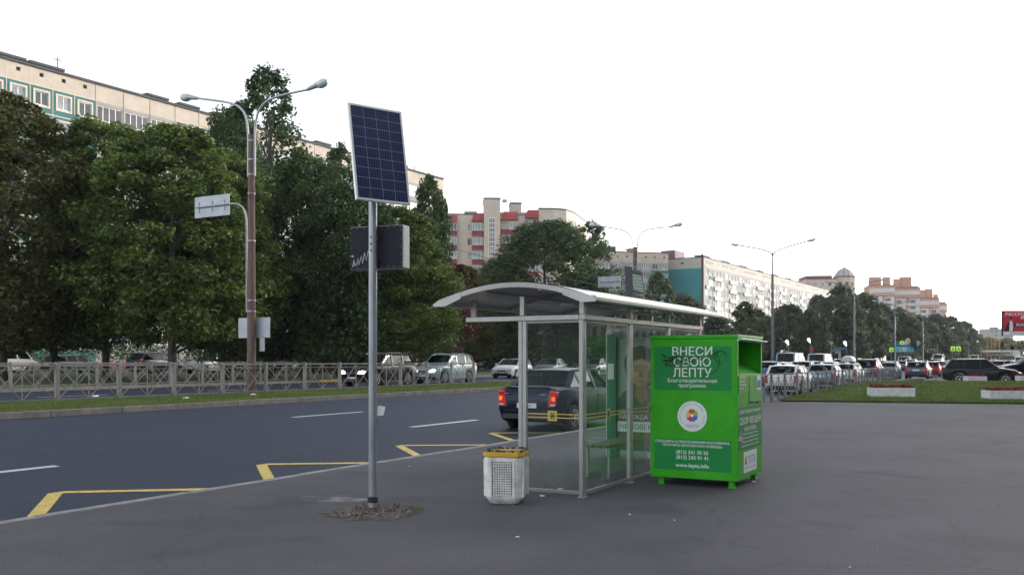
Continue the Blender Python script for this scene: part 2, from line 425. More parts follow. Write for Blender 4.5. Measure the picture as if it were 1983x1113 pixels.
# ------------------------------------------------------------------ ground, roads, kerbs, markings
T0, T1, T2, T3 = 8.9, 20.3, 24.9, 37.4          # near kerb, median kerb, far side of median, far kerb
def road_z(t): return -.12 + .39 * (t - 9.0) / (T1 - 9.0)
def sheet(name, pts, m, kind='structure'):
    b = MB(); b.add(pts, [tuple(range(len(pts)))]); o = b.build(name, m, fix=False)
    if o.data.polygons[0].normal.z < 0: o.data.flip_normals()
    return tag(o, kind=kind)
sheet('ground', [(-3000, -3000, -.4), (3000, -3000, -.4), (3000, 3000, -.4), (-3000, 3000, -.4)], 'ground')
sheet('pavement', [(-60, -120, 0), (160, -120, 0), (160, 8.85, 0), (-60, 8.85, 0)], 'pavement')
b = MB(); b.quad((-60, 9.0, road_z(9)), (700, 9.0, road_z(9)), (700, T1, road_z(T1)), (-60, T1, road_z(T1))); tag(b.build('road', 'roadway', fix=False), kind='structure')
sheet('road', [(-60, T2 + .15, .27), (700, T2 + .15, .27), (700, T3, .27), (-60, T3, .27)], 'roadway')
def kerb_run(name, x0, x1, y0, y1, z0, z1, m, step=1.0, gap=.012):
    b = MB(); x = x0
    while x < x1:
        dz = rnd.uniform(-.006, .006); dy = rnd.uniform(-.006, .006)
        b.span((x, y0 + dy, z0), (x + step - gap, y1 + dy, z1 + dz)); x += step
    return tag(b.build(name, m, bevel=.012), kind='structure')
kerb_run('kerb', -20, 160, 8.85, 9.0, -.3, .012, 'kerb_light', 2.0, .02)
kerb_run('kerb', -10, 250, T1, T1 + .17, -.1, .42, 'kerbstone', 2.0, .025)
kerb_run('kerb', -10, 250, T2, T2 + .15, .0, .42, 'kerbstone', 3.0)
kerb_run('kerb', -10, 250, T3, T3 + .16, .0, .42, 'kerbstone', 2.0, .02)
b = MB(); b.span((43.6, T3 - .012, .2), (45.8, T3 + .17, .432)); tag(b.build('kerb', 'kerb_yellow', bevel=.01), kind='structure')
sheet('median', [(-60, T1 + .16, .405), (300, T1 + .16, .405), (300, T2, .405), (-60, T2, .405)], 'turf')
b = MB(); b.span((76, 17.9, .0), (700, T1 - .02, .33)); tag(b.build('median', 'turf_far'), kind='structure')
sheet('lawn', [(-60, T3 + .15, .40), (400, T3 + .15, .40), (400, 60, .55), (-60, 60, .55)], 'turf_far')
sheet('service_road', [(-60, 60, .55), (400, 60, .55), (400, 67, .55), (-60, 67, .55)], 'sideroad')
sheet('yard', [(-60, 67, .56), (500, 67, .56), (500, 400, .6), (-60, 400, .6)], 'turf_far')

b = MB()
for x0, x1, y in [(5.9 + 12.35 * k, 8.95 + 12.35 * k, 12.85) for k in range(0, 12)] + [(18.2 + 12.2 * k, 21.1 + 12.2 * k, 16.55) for k in range(0, 12)]:
    for (a, c) in ((x0, x1),):
        b.quad((a, y - .085, road_z(y - .085) + .004), (c, y - .085, road_z(y - .085) + .004), (c, y + .085, road_z(y + .085) + .004), (a, y + .085, road_z(y + .085) + .004))
tag(b.build('lane_marking', 'paint_white', fix=False), kind='structure')
b = MB()
def stroke(a, c, k):
    n = .085 * math.hypot(c[0] - a[0], c[1] - a[1]) / abs(c[1] - a[1])      # half width measured along the road
    b.quad(*[(x, y, road_z(y) + k) for x, y in ((a[0] - n, a[1]), (c[0] - n, c[1]), (c[0] + n, c[1]), (a[0] + n, a[1]))])
for pk in (3.9, 7.47, 11.08, 14.83, 18.4, 22.0):
    stroke((pk - 1.55, 9.02), (pk, 10.74), .004); stroke((pk, 10.74), (pk + 1.9, 9.02), .006)
tag(b.build('zigzag_marking', 'paint_yellow', fix=False), kind='structure')
b = MB()
for k in range(30): b.span((5 + 8 * k, 31.2, .272), (8 + 8 * k, 31.32, .275))
b.span((40.5, 27.2, .272), (60, 27.32, .275))
tag(b.build('lane_marking', 'paint_white'), kind='structure')

# grass blades (uncountable)
def blades(name, area, n, h, zf, m='grass_blade', seed=1, w=.012, lean=.5):
    g = np.random.default_rng(seed); p = area(g, n); n = len(p)
    z = np.array([zf(a, c) for a, c in p]); a = g.uniform(0, 2 * PI, n); hh = h * g.uniform(.45, 1.25, n)
    dx, dy = np.cos(a) * w * g.uniform(.6, 1.5, n), np.sin(a) * w * g.uniform(.6, 1.5, n); lx, ly = g.normal(0, lean, n) * hh, g.normal(0, lean, n) * hh
    v = np.stack([np.stack([p[:, 0] - dx, p[:, 1] - dy, z - .01], 1), np.stack([p[:, 0] + dx, p[:, 1] + dy, z - .01], 1), np.stack([p[:, 0] + lx, p[:, 1] + ly, z + hh], 1)], 1).reshape(-1, 3)
    me = bpy.data.meshes.new(name); me.from_pydata(v.tolist(), [], np.arange(3 * n).reshape(-1, 3).tolist()); me.materials.append(M[m])
    o = bpy.data.objects.new(name, me); COL.objects.link(o)
    return tag(o, kind='stuff')
def med_area(g, n):
    s = 12 + 58 * g.uniform(0, 1, n) ** 1.5; t = g.uniform(T1 + .1, T2, n); return np.stack([s, t], 1)
blades('grass', med_area, 70000, .075, lambda a, c: .405, seed=3, w=.014)

# the raised lawn at the right
def lz(s, t):
    d = depth(s, t); k = min(1, max(0, (d - 34.5) / 17)); return .03 + .36 * k * k * (3 - 2 * k)
LP = [W(1555, 36.0), W(2250, 32.5), W(2250, 53), W(1600, 53)]
def lawn_pt(u, v):
    f = Vector(W(1490 + 760 * u, 36.3 - 3.6 * u)); e = Vector(W(1700 + 550 * u, 53.2)); p = f.lerp(e, v)
    return p.x, min(p.y, 8.35)
b = MB(); NU, NV = 40, 24
vs = []
for j in range(NV + 1):
    for i in range(NU + 1):
        p = lawn_pt(i / NU, j / NV); vs.append((p[0], p[1], lz(*p) + rnd.uniform(0, .015)))
b.add(vs, [(j * (NU + 1) + i, j * (NU + 1) + i + 1, (j + 1) * (NU + 1) + i + 1, (j + 1) * (NU + 1) + i) for j in range(NV) for i in range(NU)])
lw = b.build('lawn', 'turf', smooth=60); tag(lw, kind='structure')
def lawn_area(g, n):
    u, v = g.uniform(0, 1, n), g.uniform(0, 1, n) ** 1.4
    return np.array([lawn_pt(a, c) for a, c in zip(u, v)])
blades('grass', lawn_area, 60000, .085, lz, seed=5, w=.018)

# dirt around the solar pole, smear, litter
PX, PY = W(722, 9.9)
def blob(c, rx, ry, ang, n, seed, z, name, m, jag=.2):
    g = random.Random(seed); pts = []
    for i in range(n):
        a = 2 * PI * i / n; k = 1 + g.uniform(-jag, jag); x, y = rx * k * math.cos(a), ry * k * math.sin(a)
        pts.append((c[0] + x * math.cos(ang) - y * math.sin(ang), c[1] + x * math.sin(ang) + y * math.cos(ang), z))
    return sheet(name, pts, m)
dc = W(720, 9.83)
blob(dc, .49, .44, HEAD, 46, 4, .004, 'dirt_patch', 'soil', .22)
b = MB(); g = random.Random(9)
for k in range(150):
    a = g.uniform(0, 2 * PI); r = .43 * math.sqrt(g.random()); s_ = g.uniform(.006, .026)
    b.box((dc[0] + r * math.cos(a), dc[1] + r * math.sin(a), .006 + s_ * .25), (s_, s_ * g.uniform(.6, 1.4), s_ * .7), g.uniform(0, 3), g.choice((0, 0, 0, 1)), .6)
tag(b.build('rubble', ['soil', 'concrete_dark']), kind='stuff')
blades('grass', lambda g, n: np.array([(dc[0] + .5 * math.cos(a), dc[1] + .47 * math.sin(a)) for a in g.uniform(-1.6, .9, n)]) + g.normal(0, .03, (n, 2)), 160, .045, lambda a, c: 0, seed=8, w=.006)
b = MB(); sc_ = W(668, 10.75); g = random.Random(3)
for k in range(46):
    ang = HEAD + g.uniform(-.25, .25); l = g.uniform(.08, .32); w_ = g.uniform(.006, .022)
    x, y = sc_[0] + g.gauss(0, .16) * math.cos(HEAD) - g.gauss(0, .11) * math.sin(HEAD), sc_[1] + g.gauss(0, .16) * math.sin(HEAD) + g.gauss(0, .11) * math.cos(HEAD)
    dx, dy = math.cos(ang) * l / 2, math.sin(ang) * l / 2; nx, ny = -math.sin(ang) * w_, math.cos(ang) * w_; z = .0032 + k * 2e-5
    b.quad((x - dx - nx, y - dy - ny, z), (x + dx - nx * .3, y + dy - ny * .3, z), (x + dx + nx, y + dy + ny, z), (x - dx + nx * .2, y - dy + ny * .2, z))
tag(b.build('paint_smear', 'smear', fix=False), kind='structure')
b = MB(); g = random.Random(12)
for k in range(16):
    px, d = g.uniform(20, 1950), g.uniform(6.9, 24); x, y = W(px, d)
    if y > 8.6: continue
    s_ = g.uniform(.012, .035); b.box((x, y, .006), (s_, s_ * .7, .006), g.uniform(0, 3))
for px, d in ((1050, 11.0), (1460, 12.3), (1085, 11.6)): x, y = W(px, d); b.box((x, y, .008), (.06, .04, .01), g.uniform(0, 3))
tag(b.build('litter', 'white_print'), kind='stuff')
for px, py in ((490, 765), (185, 768), (360, 772)):
    d = 1.2 * FPX / (py - HY); x, y = W(px, d)
    b = MB(); b.box((0, 0, .02), (.22, .14, .035), .4, taper=.7); b.box((.07, .05, .025), (.12, .1, .04), 1.1, taper=.5)
    tag(b.build('paper_scrap', 'white_print', loc=(x, y, .43)), {490: 'white paper scrap on the grass beside the brown lamp post', 185: 'white scrap on the median grass left of the other scraps', 360: 'small white scrap on the median grass midway along the kerb'}[px], 'litter', 'paper scraps on the median grass')

# ------------------------------------------------------------------ solar pole
root = thing('solar_post', 'galvanised steel post with a tilted solar panel and a dark box', 'solar post', (PX, PY, 0), HEAD)   # local x = right, local y = away
b = MB(); b.tube([(0, 0, 0), (0, 0, 4.05)], .0445, 20); po = b.build('pole', 'galvanised', root, smooth=40)
for z in (2.93, 2.86, 2.79): b = MB(); b.tube([(-.012, -.043, z), (-.012, -.047, z)], .011, 8); b.build('hole', 'black_plastic', po)
b = MB(); b.lathe([(.047, .10), (.056, .11), (.056, .155), (.047, .165)], n=16); b.box((.03, -.05, .13), (.05, .03, .03)); b.build('clamp', 'black_plastic', root, smooth=40)
b = MB(); b.lathe([(.07, 0), (.062, .02), (.046, .05)], n=16); b.build('base_collar', 'soil', root, smooth=40)
b = MB(); b.prism([(0, 0), (.075, .01), (.095, .10), (.03, .115), (0, .10)], (.038, .01, 1.02), (1, 0, 0), (0, 0, 1), .004); b.build('notice', 'white_print', root)
# panel
al, be = R(36), R(11)
Wv = Vector((math.cos(al), math.sin(al), 0)); Nh = Vector((math.sin(al), -math.cos(al), 0))
Uv = (Vector((0, 0, 1)) * math.cos(be) - Nh * math.sin(be)).normalized(); Nv = Wv.cross(Uv).normalized()
pc = Vector((.085, -.10, ZY(301, 9.85))); pw, ph, pt = .635, 1.06, .035
def pp(a, c, h=0): return pc + Wv * a + Uv * c + Nv * h
b = MB(); b.prism([(-pw / 2 + .012, -ph / 2 + .012), (pw / 2 - .012, -ph / 2 + .012), (pw / 2 - .012, ph / 2 - .012), (-pw / 2 + .012, ph / 2 - .012)], pp(0, 0, -.012), Wv, Uv, .012)
cells = b.build('solar_panel', 'solar_cell', root)
b = MB()
for sgn in (-1, 1):
    b.bar(pp(sgn * (pw / 2 - .011), -ph / 2, -.012), pp(sgn * (pw / 2 - .011), ph / 2, -.012), .022, pt, up=Nv)
    b.bar(pp(-pw / 2 + .0225, sgn * (ph / 2 - .011), -.012), pp(pw / 2 - .0225, sgn * (ph / 2 - .011), -.012), .022, pt, up=Nv)
b.build('frame', 'alu_frame', cells)
b = MB(); iw, ih = pw - .05, ph - .055
for i in range(5):
    if 0 < i < 4: x = -iw / 2 + iw * i / 4; b.bar(pp(x, -ih / 2, .0006), pp(x, ih / 2, .0006), .005, .0012, up=Nv)
for j in range(1, 9): y = -ih / 2 + ih * j / 9; b.bar(pp(-iw / 2, y, .0004), pp(iw / 2, y, .0004), .005, .0012, up=Nv)
for i in range(4):
    for k in (.2, .4, .6, .8): x = -iw / 2 + iw * (i + k) / 4; b.bar(pp(x, -ih / 2, .0001), pp(x, ih / 2, .0001), .0022, .001, m=1, up=Nv)
b.build('cell_lines', ['cell_line', 'busbar'], cells)
b = MB(); b.bar(pp(-.2, .15, -.05), pp(.2, .15, -.05), .04, .04); b.bar((0, 0, 3.98), pp(0, .15, -.05), .05, .05); b.build('bracket', 'galvanised', root)
b = MB(); b.bar(pp(-.2, -.25, -.05), pp(.2, -.25, -.05), .04, .04); b.bar((0, 0, 3.6), pp(0, -.25, -.05), .05, .05); b.build('bracket', 'galvanised', root)
# dark display box behind the pole
br = R(-21); bc = Vector((.05, .155, 2.835)); bw, bh, bd = .655, .465, .16
Bx = Vector((math.cos(br), math.sin(br), 0)); By = Vector((-math.sin(br), math.cos(br), 0)); Bz = Vector((0, 0, 1))
def bb(x, y, z): return bc + Bx * x + By * y + Bz * z
b = MB(); b.box(bc, (bw, bd, bh), br); db = b.build('display_box', ['box_side'], root, bevel=.012)
b = MB(); b.prism([(-bw / 2 + .006, -bh / 2 + .006), (bw / 2 - .006, -bh / 2 + .006), (bw / 2 - .006, bh / 2 - .006), (-bw / 2 + .006, bh / 2 - .006)], bb(0, -bd / 2 - .001, 0), Bx, Bz, .004); b.build('back_plate', 'box_dark', db)
for p in [bb(-bw / 2 + .03 + (bw - .06) * i / 8, -bd / 2 - .007, sg * (bh / 2 - .02)) for i in range(9) for sg in (-1, 1)] + [bb(sg * (bw / 2 - .018), -bd / 2 - .007, -.17 + .085 * i) for i in range(5) for sg in (-1, 1)]:
    b = MB(); b.box(p, (.008, .004, .008)); b.build('rivet', 'box_side', db)
b = MB(); pts = [(-.28, -.20), (-.265, -.12), (-.25, -.19), (-.235, -.185), (-.21, -.11), (-.205, -.18), (-.17, -.085), (-.16, -.17), (-.13, -.05), (-.115, -.14), (-.085, -.03), (-.07, -.09)]
b.tube([bb(x, -bd / 2 - .008, z) for x, z in pts], [.007, .006, .007, .006, .009, .007, .009, .007, .009, .006, .007, .003], 6)
b.box(bb(-.285, -bd / 2 - .008, -.085), (.02, .004, .02)); b.build('graffiti', 'silver_tag', db)
for za, zb2 in ((2.95, .1), (2.7, -.14)): b = MB(); b.bar((0, .02, za), bb(0, -bd / 2, zb2), .05, .04); b.build('bracket', 'galvanised', root)

# ------------------------------------------------------------------ litter bin
lx, ly = W(981, 10.55)
root = thing('litter_bin', 'square white concrete litter bin with a yellow rim at the end of the bus shelter', 'litter bin', (lx, ly, 0), HEAD + R(-13))
b = MB()
def oct_ring(w, ch, z): 
    a = w / 2; c = ch; return [(-a + c, -a, z), (a - c, -a, z), (a, -a + c, z), (a, a - c, z), (a - c, a, z), (-a + c, a, z), (-a, a - c, z), (-a, -a + c, z)]
rings = [oct_ring(.30, .04, 0), oct_ring(.32, .04, .012), oct_ring(.40, .05, .07), oct_ring(.415, .05, .10), oct_ring(.435, .05, .50), oct_ring(.43, .05, .535)]
vs = [p for r in rings for p in r]
b.add(vs, [(i * 8 + j, i * 8 + (j + 1) % 8, (i + 1) * 8 + (j + 1) % 8, (i + 1) * 8 + j) for i in range(len(rings) - 1) for j in range(8)] + [tuple(range(7, -1, -1)), tuple(range(40, 48))])
body = b.build('body', 'concrete_white', root, smooth=35, bevel=.008)
b = MB()
for k in range(4):
    mtx = Matrix.Rotation(k * PI / 2, 3, 'Z')
    for i in range(8):
        for j in range(14):
            x = -.0945 + .027 * i; z = .115 + .027 * j; y = -(.2125 + .01 * (z - .1) / .4)
            b2 = MB(); b2.box((0, 0, 0), (.020, .016, .019), 0, 0, 1.0)
            b.add([mtx @ Vector((v[0] + x, v[1] + y, v[2] + z)) for v in b2.v], b2.f)
    for q in ((-.132, .08, -.132, .51), (.132, .08, .132, .51)):
        b.add([mtx @ Vector(p) for p in [(q[0] - .014, -.2, .085), (q[0] + .014, -.2, .085), (q[0] + .014, -.228, .085), (q[0] - .014, -.228, .085), (q[0] - .014, -.2, .505), (q[0] + .014, -.2, .505), (q[0] + .014, -.2345, .505), (q[0] - .014, -.2345, .505)]],
              [(0, 1, 2, 3), (7, 6, 5, 4), (0, 4, 5, 1), (1, 5, 6, 2), (2, 6, 7, 3), (3, 7, 4, 0)])
b.build('waffle_relief', 'concrete_white', body)
b = MB()
for k in range(4):
    mtx = Matrix.Rotation(k * PI / 2, 3, 'Z')
    b.add([mtx @ Vector(p) for p in [(-.116, -.2095, .105), (.116, -.2095, .105), (.116, -.2195, .485), (-.116, -.2195, .485), (-.116, -.19, .105), (.116, -.19, .105), (.116, -.19, .485), (-.116, -.19, .485)]], [(0, 1, 2, 3), (0, 4, 5, 1), (3, 2, 6, 7), (0, 3, 7, 4), (1, 5, 6, 2)])
b.build('waffle_recess', 'concrete_dark', body, fix=False)  # darker plate between the studs puts recess shade into the colour
b = MB(); r2 = [oct_ring(.455, .05, .537), oct_ring(.46, .05, .545), oct_ring(.462, .05, .582), oct_ring(.452, .05, .59), oct_ring(.36, .04, .59), oct_ring(.35, .04, .545)]
b.add([p for r in r2 for p in r], [(i * 8 + j, i * 8 + (j + 1) % 8, (i + 1) * 8 + (j + 1) % 8, (i + 1) * 8 + j) for i in range(5) for j in range(8)] + [tuple(range(7, -1, -1)), tuple(range(40, 48))]); b.build('rim', 'yellow_band', root, bevel=.006)
b = MB(); g = random.Random(5)
for i in range(60):
    a = 2 * PI * i / 60; k = .205 / max(abs(math.cos(a)), abs(math.sin(a))); b.box((k * math.cos(a), k * math.sin(a), .595 + g.uniform(0, .012)), (.035, .03, .022), a + g.uniform(-.5, .5), 0 if g.random() < .6 else 1, .6)
b.span((-.17, -.17, .55), (.17, .17, .575)); b.build('bag_edge', ['black_bag', 'concrete_dark'], root)

# ------------------------------------------------------------------ bus shelter
S0, TB = 9.98, 4.56; RZ = 2.13
root = thing('bus_shelter', 'glazed bus shelter with a curved pale roof on aluminium posts at the kerb side', 'bus shelter', (S0, TB, 0), 0)   # local x along the road, y towards it
NB, BW = 3, 1.5
def post(x, y, z1=2.33, dirx=True):
    b = MB()
    for k in (-.03, .03):
        dx, dy = (k, 0) if dirx else (0, k)
        b.span((x + dx - .024, y + dy - .024, 0), (x + dx + .024, y + dy + .024, RZ - .032))
    b.span((x - .012, y - .015, .01), (x + .012, y + .015, RZ - .035))
    b.span((x - .035, y - .03, RZ + .032), (x + .035, y + .03, z1))
    b.span((x - .07, y - .045, 0), (x + .07, y + .045, .008))
    return b.build('post', 'aluminium', root, bevel=.006)
for i in range(NB + 1): post(i * BW, 0)
post(0, .80, 2.40, False); post(NB * BW, .82, 2.40, False); post(NB * BW, 1.56, 2.36, False)
b = MB(); b.span((-.04, -.05, RZ - .03), (NB * BW + .05, .03, RZ + .03)); b.span((-.04, .035, RZ - .032), (.03, 1.6, RZ + .028)); b.span((NB * BW - .03, .035, RZ - .032), (NB * BW + .04, 1.6, RZ + .028))
b.build('rail', 'aluminium', root, bevel=.005)
for q in (-.03, NB * BW - .02): b = MB(); b.span((q, 1.46, RZ + .03), (q + .045, 1.53, 2.37)); b.build('stub', 'alu_dark', root)
for i in range(NB):
    b = MB(); b.span((i * BW + .055, -.005, .07), ((i + 1) * BW - .055, .003, RZ - .06)); p = b.build('glass_panel', 'shelter_glass', root)
    b = MB(); b.span((i * BW + .05, -.02, .03), ((i + 1) * BW - .05, .02, .065)); b.build('bottom_bar', 'alu_dark', root); b = MB(); b.span((i * BW + .05, -.014, RZ - .062), ((i + 1) * BW - .05, .014, RZ - .034)); b.build('top_bar', 'alu_dark', root)
b = MB(); b.span((-.004, .03, .07), (.004, .745, RZ - .06)); p_end = b.build('glass_panel', 'shelter_glass', root)
b = MB(); b.span((-.018, .035, .03), (.018, .745, .065)); b.build('bottom_bar', 'alu_dark', root); b = MB(); b.span((-.014, .03, RZ - .062), (.014, .745, RZ - .036)); b.build('top_bar', 'alu_dark', root)
# warning tape with square symbols
b = MB()
def tape(p, q, n):
    p, q, n = Vector(p), Vector(q), Vector(n) * .007
    for dz in (-.022, .022): b.bar(p + n + Vector((0, 0, dz)), q + n + Vector((0, 0, dz)), .003, .012)
    c = (p + q) / 2 + n * 1.5; ax = (q - p).normalized()
    for k in range(6):
        a = k * PI / 3; b.bar(c + n * .6 , c + n * .6 + (ax * math.cos(a) + Vector((0, 0, 1)) * math.sin(a)) * .05, .004, .01, m=1)
    sz = .062; b.prism([(-sz, -sz), (sz, -sz), (sz, sz), (-sz, sz)], c, ax, (0, 0, 1), .002)
tape((0, .74, .95), (0, .05, .95), (-1, 0, 0))
for i in range(NB): tape((i * BW + .06, 0, .95), ((i + 1) * BW - .06, 0, .95), (0, -1, 0))
b.build('warning_tape', ['tape_yellow', 'black_plastic'], root)
# roof: local y from -.23 to 1.91, arched
y0, y1, ze, rise, xs0, xs1 = -.23, 1.85, 2.335, .205, -.28, NB * BW + .40
def arch(y, off=0):
    k = (y - (y0 + y1) / 2) / ((y1 - y0) / 2); return ze + rise * (1 - k * k) + off
ys = [y0 + (y1 - y0) * i / 20 for i in range(21)]
b = MB(); n = len(ys)
for j, xx in enumerate((xs0 + .02, xs1 - .02)):
    pass
vs = [(xx, y, arch(y, o)) for o in (0, .02) for xx in (xs0 + .03, xs1 - .03) for y in ys]
fs = [(i, i + 1, n + i + 1, n + i) for i in range(n - 1)] + [(2 * n + i, 3 * n + i, 3 * n + i + 1, 2 * n + i + 1) for i in range(n - 1)]
b.add(vs, fs); rf = b.build('roof_sheet', 'polycarbonate', root, smooth=30)
for xx in (xs0, xs0 + 1.75, xs0 + 3.45, xs1):
    b = MB()
    for a, c in zip(ys[:-1], ys[1:]): b.bar((xx, a, arch(a, -.02)), (xx, c + .002, arch(c, -.02)), .05 if xx in (xs0, xs1) else .04, .058 if xx in (xs0, xs1) else .045)
    b.build('roof_rib', 'aluminium', root, smooth=30)
for yy in (y0, y1): b = MB(); b.span((xs0 + .03, yy - .04, ze - .035), (xs1 - .03, yy + .04, ze + .035)); b.build('gutter', 'aluminium', root, bevel=.02)
for yy in (.45, 1.2): b = MB(); b.span((xs0 + .03, yy - .02, arch(yy, -.07)), (xs1 - .03, yy + .02, arch(yy, -.03))); b.build('roof_beam', 'aluminium', root)
for xx in (xs0 - .03, xs1 + .026):
    for yy, sg in ((y0, 1), (y1, -1)):
        b = MB(); b.prism([(-.07 * sg, -.035), (-.07 * sg, -.01), (.02 * sg, .045), (.34 * sg, .135), (.345 * sg, .055), (.10 * sg, -.04)], (xx - (.02 if xx > 0 else .0), yy, ze - .01), (0, 1, 0), (0, 0, 1), .018)
        b.build('end_plate', 'aluminium', root)
for i in range(2): b = MB(); b.span((.5 + 1.8 * i, .35, 2.30), (1.9 + 1.8 * i, .55, 2.33)); b.build('light_strip', 'white_panel', root)
# bench
b = MB()
for k in range(4): b.span((1.55, .36 + .1 * k, .43), (3.6, .44 + .1 * k, .465))
bn = b.build('bench', 'bench_wood', root, bevel=.006)
for xx in (1.75, 3.4):
    for yy in (.40, .72): b = MB(); b.tube([(xx, yy, 0), (xx, yy, .43)], .025); b.build('bench_leg', 'alu_dark', bn)
# poster light box at the far end
px0 = NB * BW - .07
b = MB(); b.span((px0, .16, .12), (px0 + .14, 1.50, .17)); b.span((px0, .16, 2.0), (px0 + .14, 1.50, 2.06)); b.span((px0, .16, .17), (px0 + .14, .215, 2.0)); b.span((px0 - .04, 1.40, 0.0), (px0 + .16, 1.56, 2.06)); b.span((px0 + .03, .215, .17), (px0 + .12, 1.40, 2.0))
pf = b.build('poster_box', 'teal_frame', root)
b = MB(); b.span((px0 - .05, 1.43, 1.30), (px0 - .043, 1.54, 1.56)); b.build('timetable', 'poster_white', pf)
pu, pv = Vector((0, -1, 0)), Vector((0, 0, 1)); po_ = Vector((px0 + .028, 1.395, .18))   # poster coordinates: right, up
b = MB()
def flat(poly, m, h): b.prism(poly, po_ + pu.cross(pv) * h, pu, pv, .0015, m)
def oval(cx, cy, rx, ry, k=28, pw_=1.0): return [(cx + rx * math.cos(2 * PI * i / k), cy + ry * math.sin(2 * PI * i / k) * (1 if math.sin(2 * PI * i / k) > 0 else pw_)) for i in range(k)]
flat([(0, 0), (1.18, 0), (1.18, 1.81), (0, 1.81)], 0, 0)
fcx = .42
flat(oval(fcx, 1.38, .30, .30), 1, .002); flat(oval(fcx, 1.26, .27, .30), 1, .0038)
flat([(fcx - .42, .60), (fcx - .40, .80), (fcx - .30, .92), (fcx - .1, 1.0), (fcx + .1, 1.0), (fcx + .34, .92), (fcx + .5, .8), (fcx + .56, .60)], 2, .0044)
flat([(fcx - .10, .84), (fcx - .085, 1.10), (fcx + .085, 1.10), (fcx + .11, .84), (fcx + .02, .68)], 4, .0062)
flat(oval(fcx, 1.28, .205, .22, 28, 1.30), 3, .008)
flat([(fcx - .215, 1.30), (fcx - .19, 1.46), (fcx - .05, 1.53), (fcx + .10, 1.53), (fcx + .2, 1.45), (fcx + .22, 1.28), (fcx + .17, 1.40), (fcx + .02, 1.47), (fcx - .12, 1.43)], 1, .010)
flat([(fcx + .205, 1.30), (fcx + .16, 1.12), (fcx + .06, 1.0), (fcx, .995), (fcx + .10, 1.10), (fcx + .14, 1.30)], 4, .0088)
flat(oval(fcx - .03, 1.40, .10, .04), 9, .0088); flat(oval(fcx - .10, 1.20, .045, .035), 9, .0088)
for sg in (-1, 1):
    flat(oval(fcx + sg * .088, 1.275, .046, .017), 4, .0095); flat(oval(fcx + sg * .088, 1.273, .038, .011), 9, .0105); flat(oval(fcx + sg * .088, 1.274, .015, .013), 1, .012)
    flat([(fcx + sg * .035, 1.318), (fcx + sg * .09, 1.342), (fcx + sg * .15, 1.318), (fcx + sg * .09, 1.33)], 1, .012)
flat([(fcx - .012, 1.27), (fcx + .02, 1.27), (fcx + .036, 1.165), (fcx, 1.15), (fcx - .034, 1.165)], 4, .010)
flat(oval(fcx, 1.085, .062, .018), 5, .010)
flat([(0, 0), (1.18, 0), (1.18, .62), (0, .56)], 7, .0135)
flat([(.0, .25), (1.18, .25), (1.18, .42), (.0, .42)], 6, .0155)
text(b, 'НАДЕЖДА ТИ', po_ + pu * .04 + pv * .49 - Vector((.017, 0, 0)), pu, pv, width=.66, m=6, align='LEFT', bold=.01)
text(b, 'ЧЕЛОВЕК Н', po_ + pu * .06 + pv * .335 - Vector((.019, 0, 0)), pu, pv, width=.68, m=8, align='LEFT', bold=.015)
b.build('poster', ['poster_bg', 'hair_print', 'cloth_print', 'skin_print', 'skin_shade', 'lip_print', 'poster_white', 'poster_low', 'poster_teal', 'skin_light'], pf)

# ------------------------------------------------------------------ charity clothes bin
BX0, BX1, BY0, BY1, BZ0, BZ1 = 11.5, 12.75, 3.13, 4.28, .10, 1.94
root = thing('clothes_bin', 'bright green steel charity clothes bin with white lettering beside the glazed shelter', 'clothes bin', (BX0, BY0, 0))
bw_, bl_ = BX1 - BX0, BY1 - BY0
b = MB(); t_ = .02
b.span((0, t_, BZ0), (t_, bl_ - t_, BZ1 - .05))                        # front
b.span((bw_ - t_, t_, BZ0), (bw_, bl_ - t_, BZ1 - .05))                # back
b.span((0, bl_ - t_, BZ0), (bw_, bl_, BZ1 - .05))                      # road side
b.span((0, 0, BZ0), (bw_, t_, 1.44))                                   # opening side, lower
b.span((0, 0, 1.44), (.055, t_, BZ1 - .05)); b.span((bw_ - .055, 0, 1.44), (bw_, t_, BZ1 - .05))
b.span((.055, 0, 1.87), (bw_ - .055, t_, BZ1 - .05))
b.span((t_, t_, BZ0), (bw_ - t_, bl_ - t_, BZ0 + .02))
bd_ = b.build('body', 'bin_green', root, bevel=.004)
b = MB(); b.quad((.03, .021, 1.435), (bw_ - .03, .021, 1.435), (bw_ - .03, .62, 1.80), (.03, .62, 1.80)); b.quad((.03, .62, 1.80), (bw_ - .03, .62, 1.80), (bw_ - .03, .62, 1.88), (.03, .62, 1.88)); b.build('chute', 'bin_green', root, fix=False)
b = MB(); b.span((-.006, -.012, BZ1 - .047), (bw_ + .006, bl_ + .006, BZ1)); b.build('lid', 'bin_green', root, bevel=.006)
b = MB(); b.bar((-.004, -.03, 1.875), (bw_ + .03, -.03, 1.862), .075, .006, up=(0, .35, 1)); b.build('rain_lip', 'alu_frame', root)
for (x, y) in ((.09, .09), (.09, bl_ - .13), (bw_ - .12, .09), (bw_ - .12, bl_ - .13)):
    b = MB(); b.span((x - .035, y - .035, 0), (x + .035, y + .035, BZ0)); b.span((x - .05, y - .05, 0), (x + .05, y + .05, .012)); b.build('leg', 'bin_green', root)
worn('bin_green', (.03, .16, .02), .66)
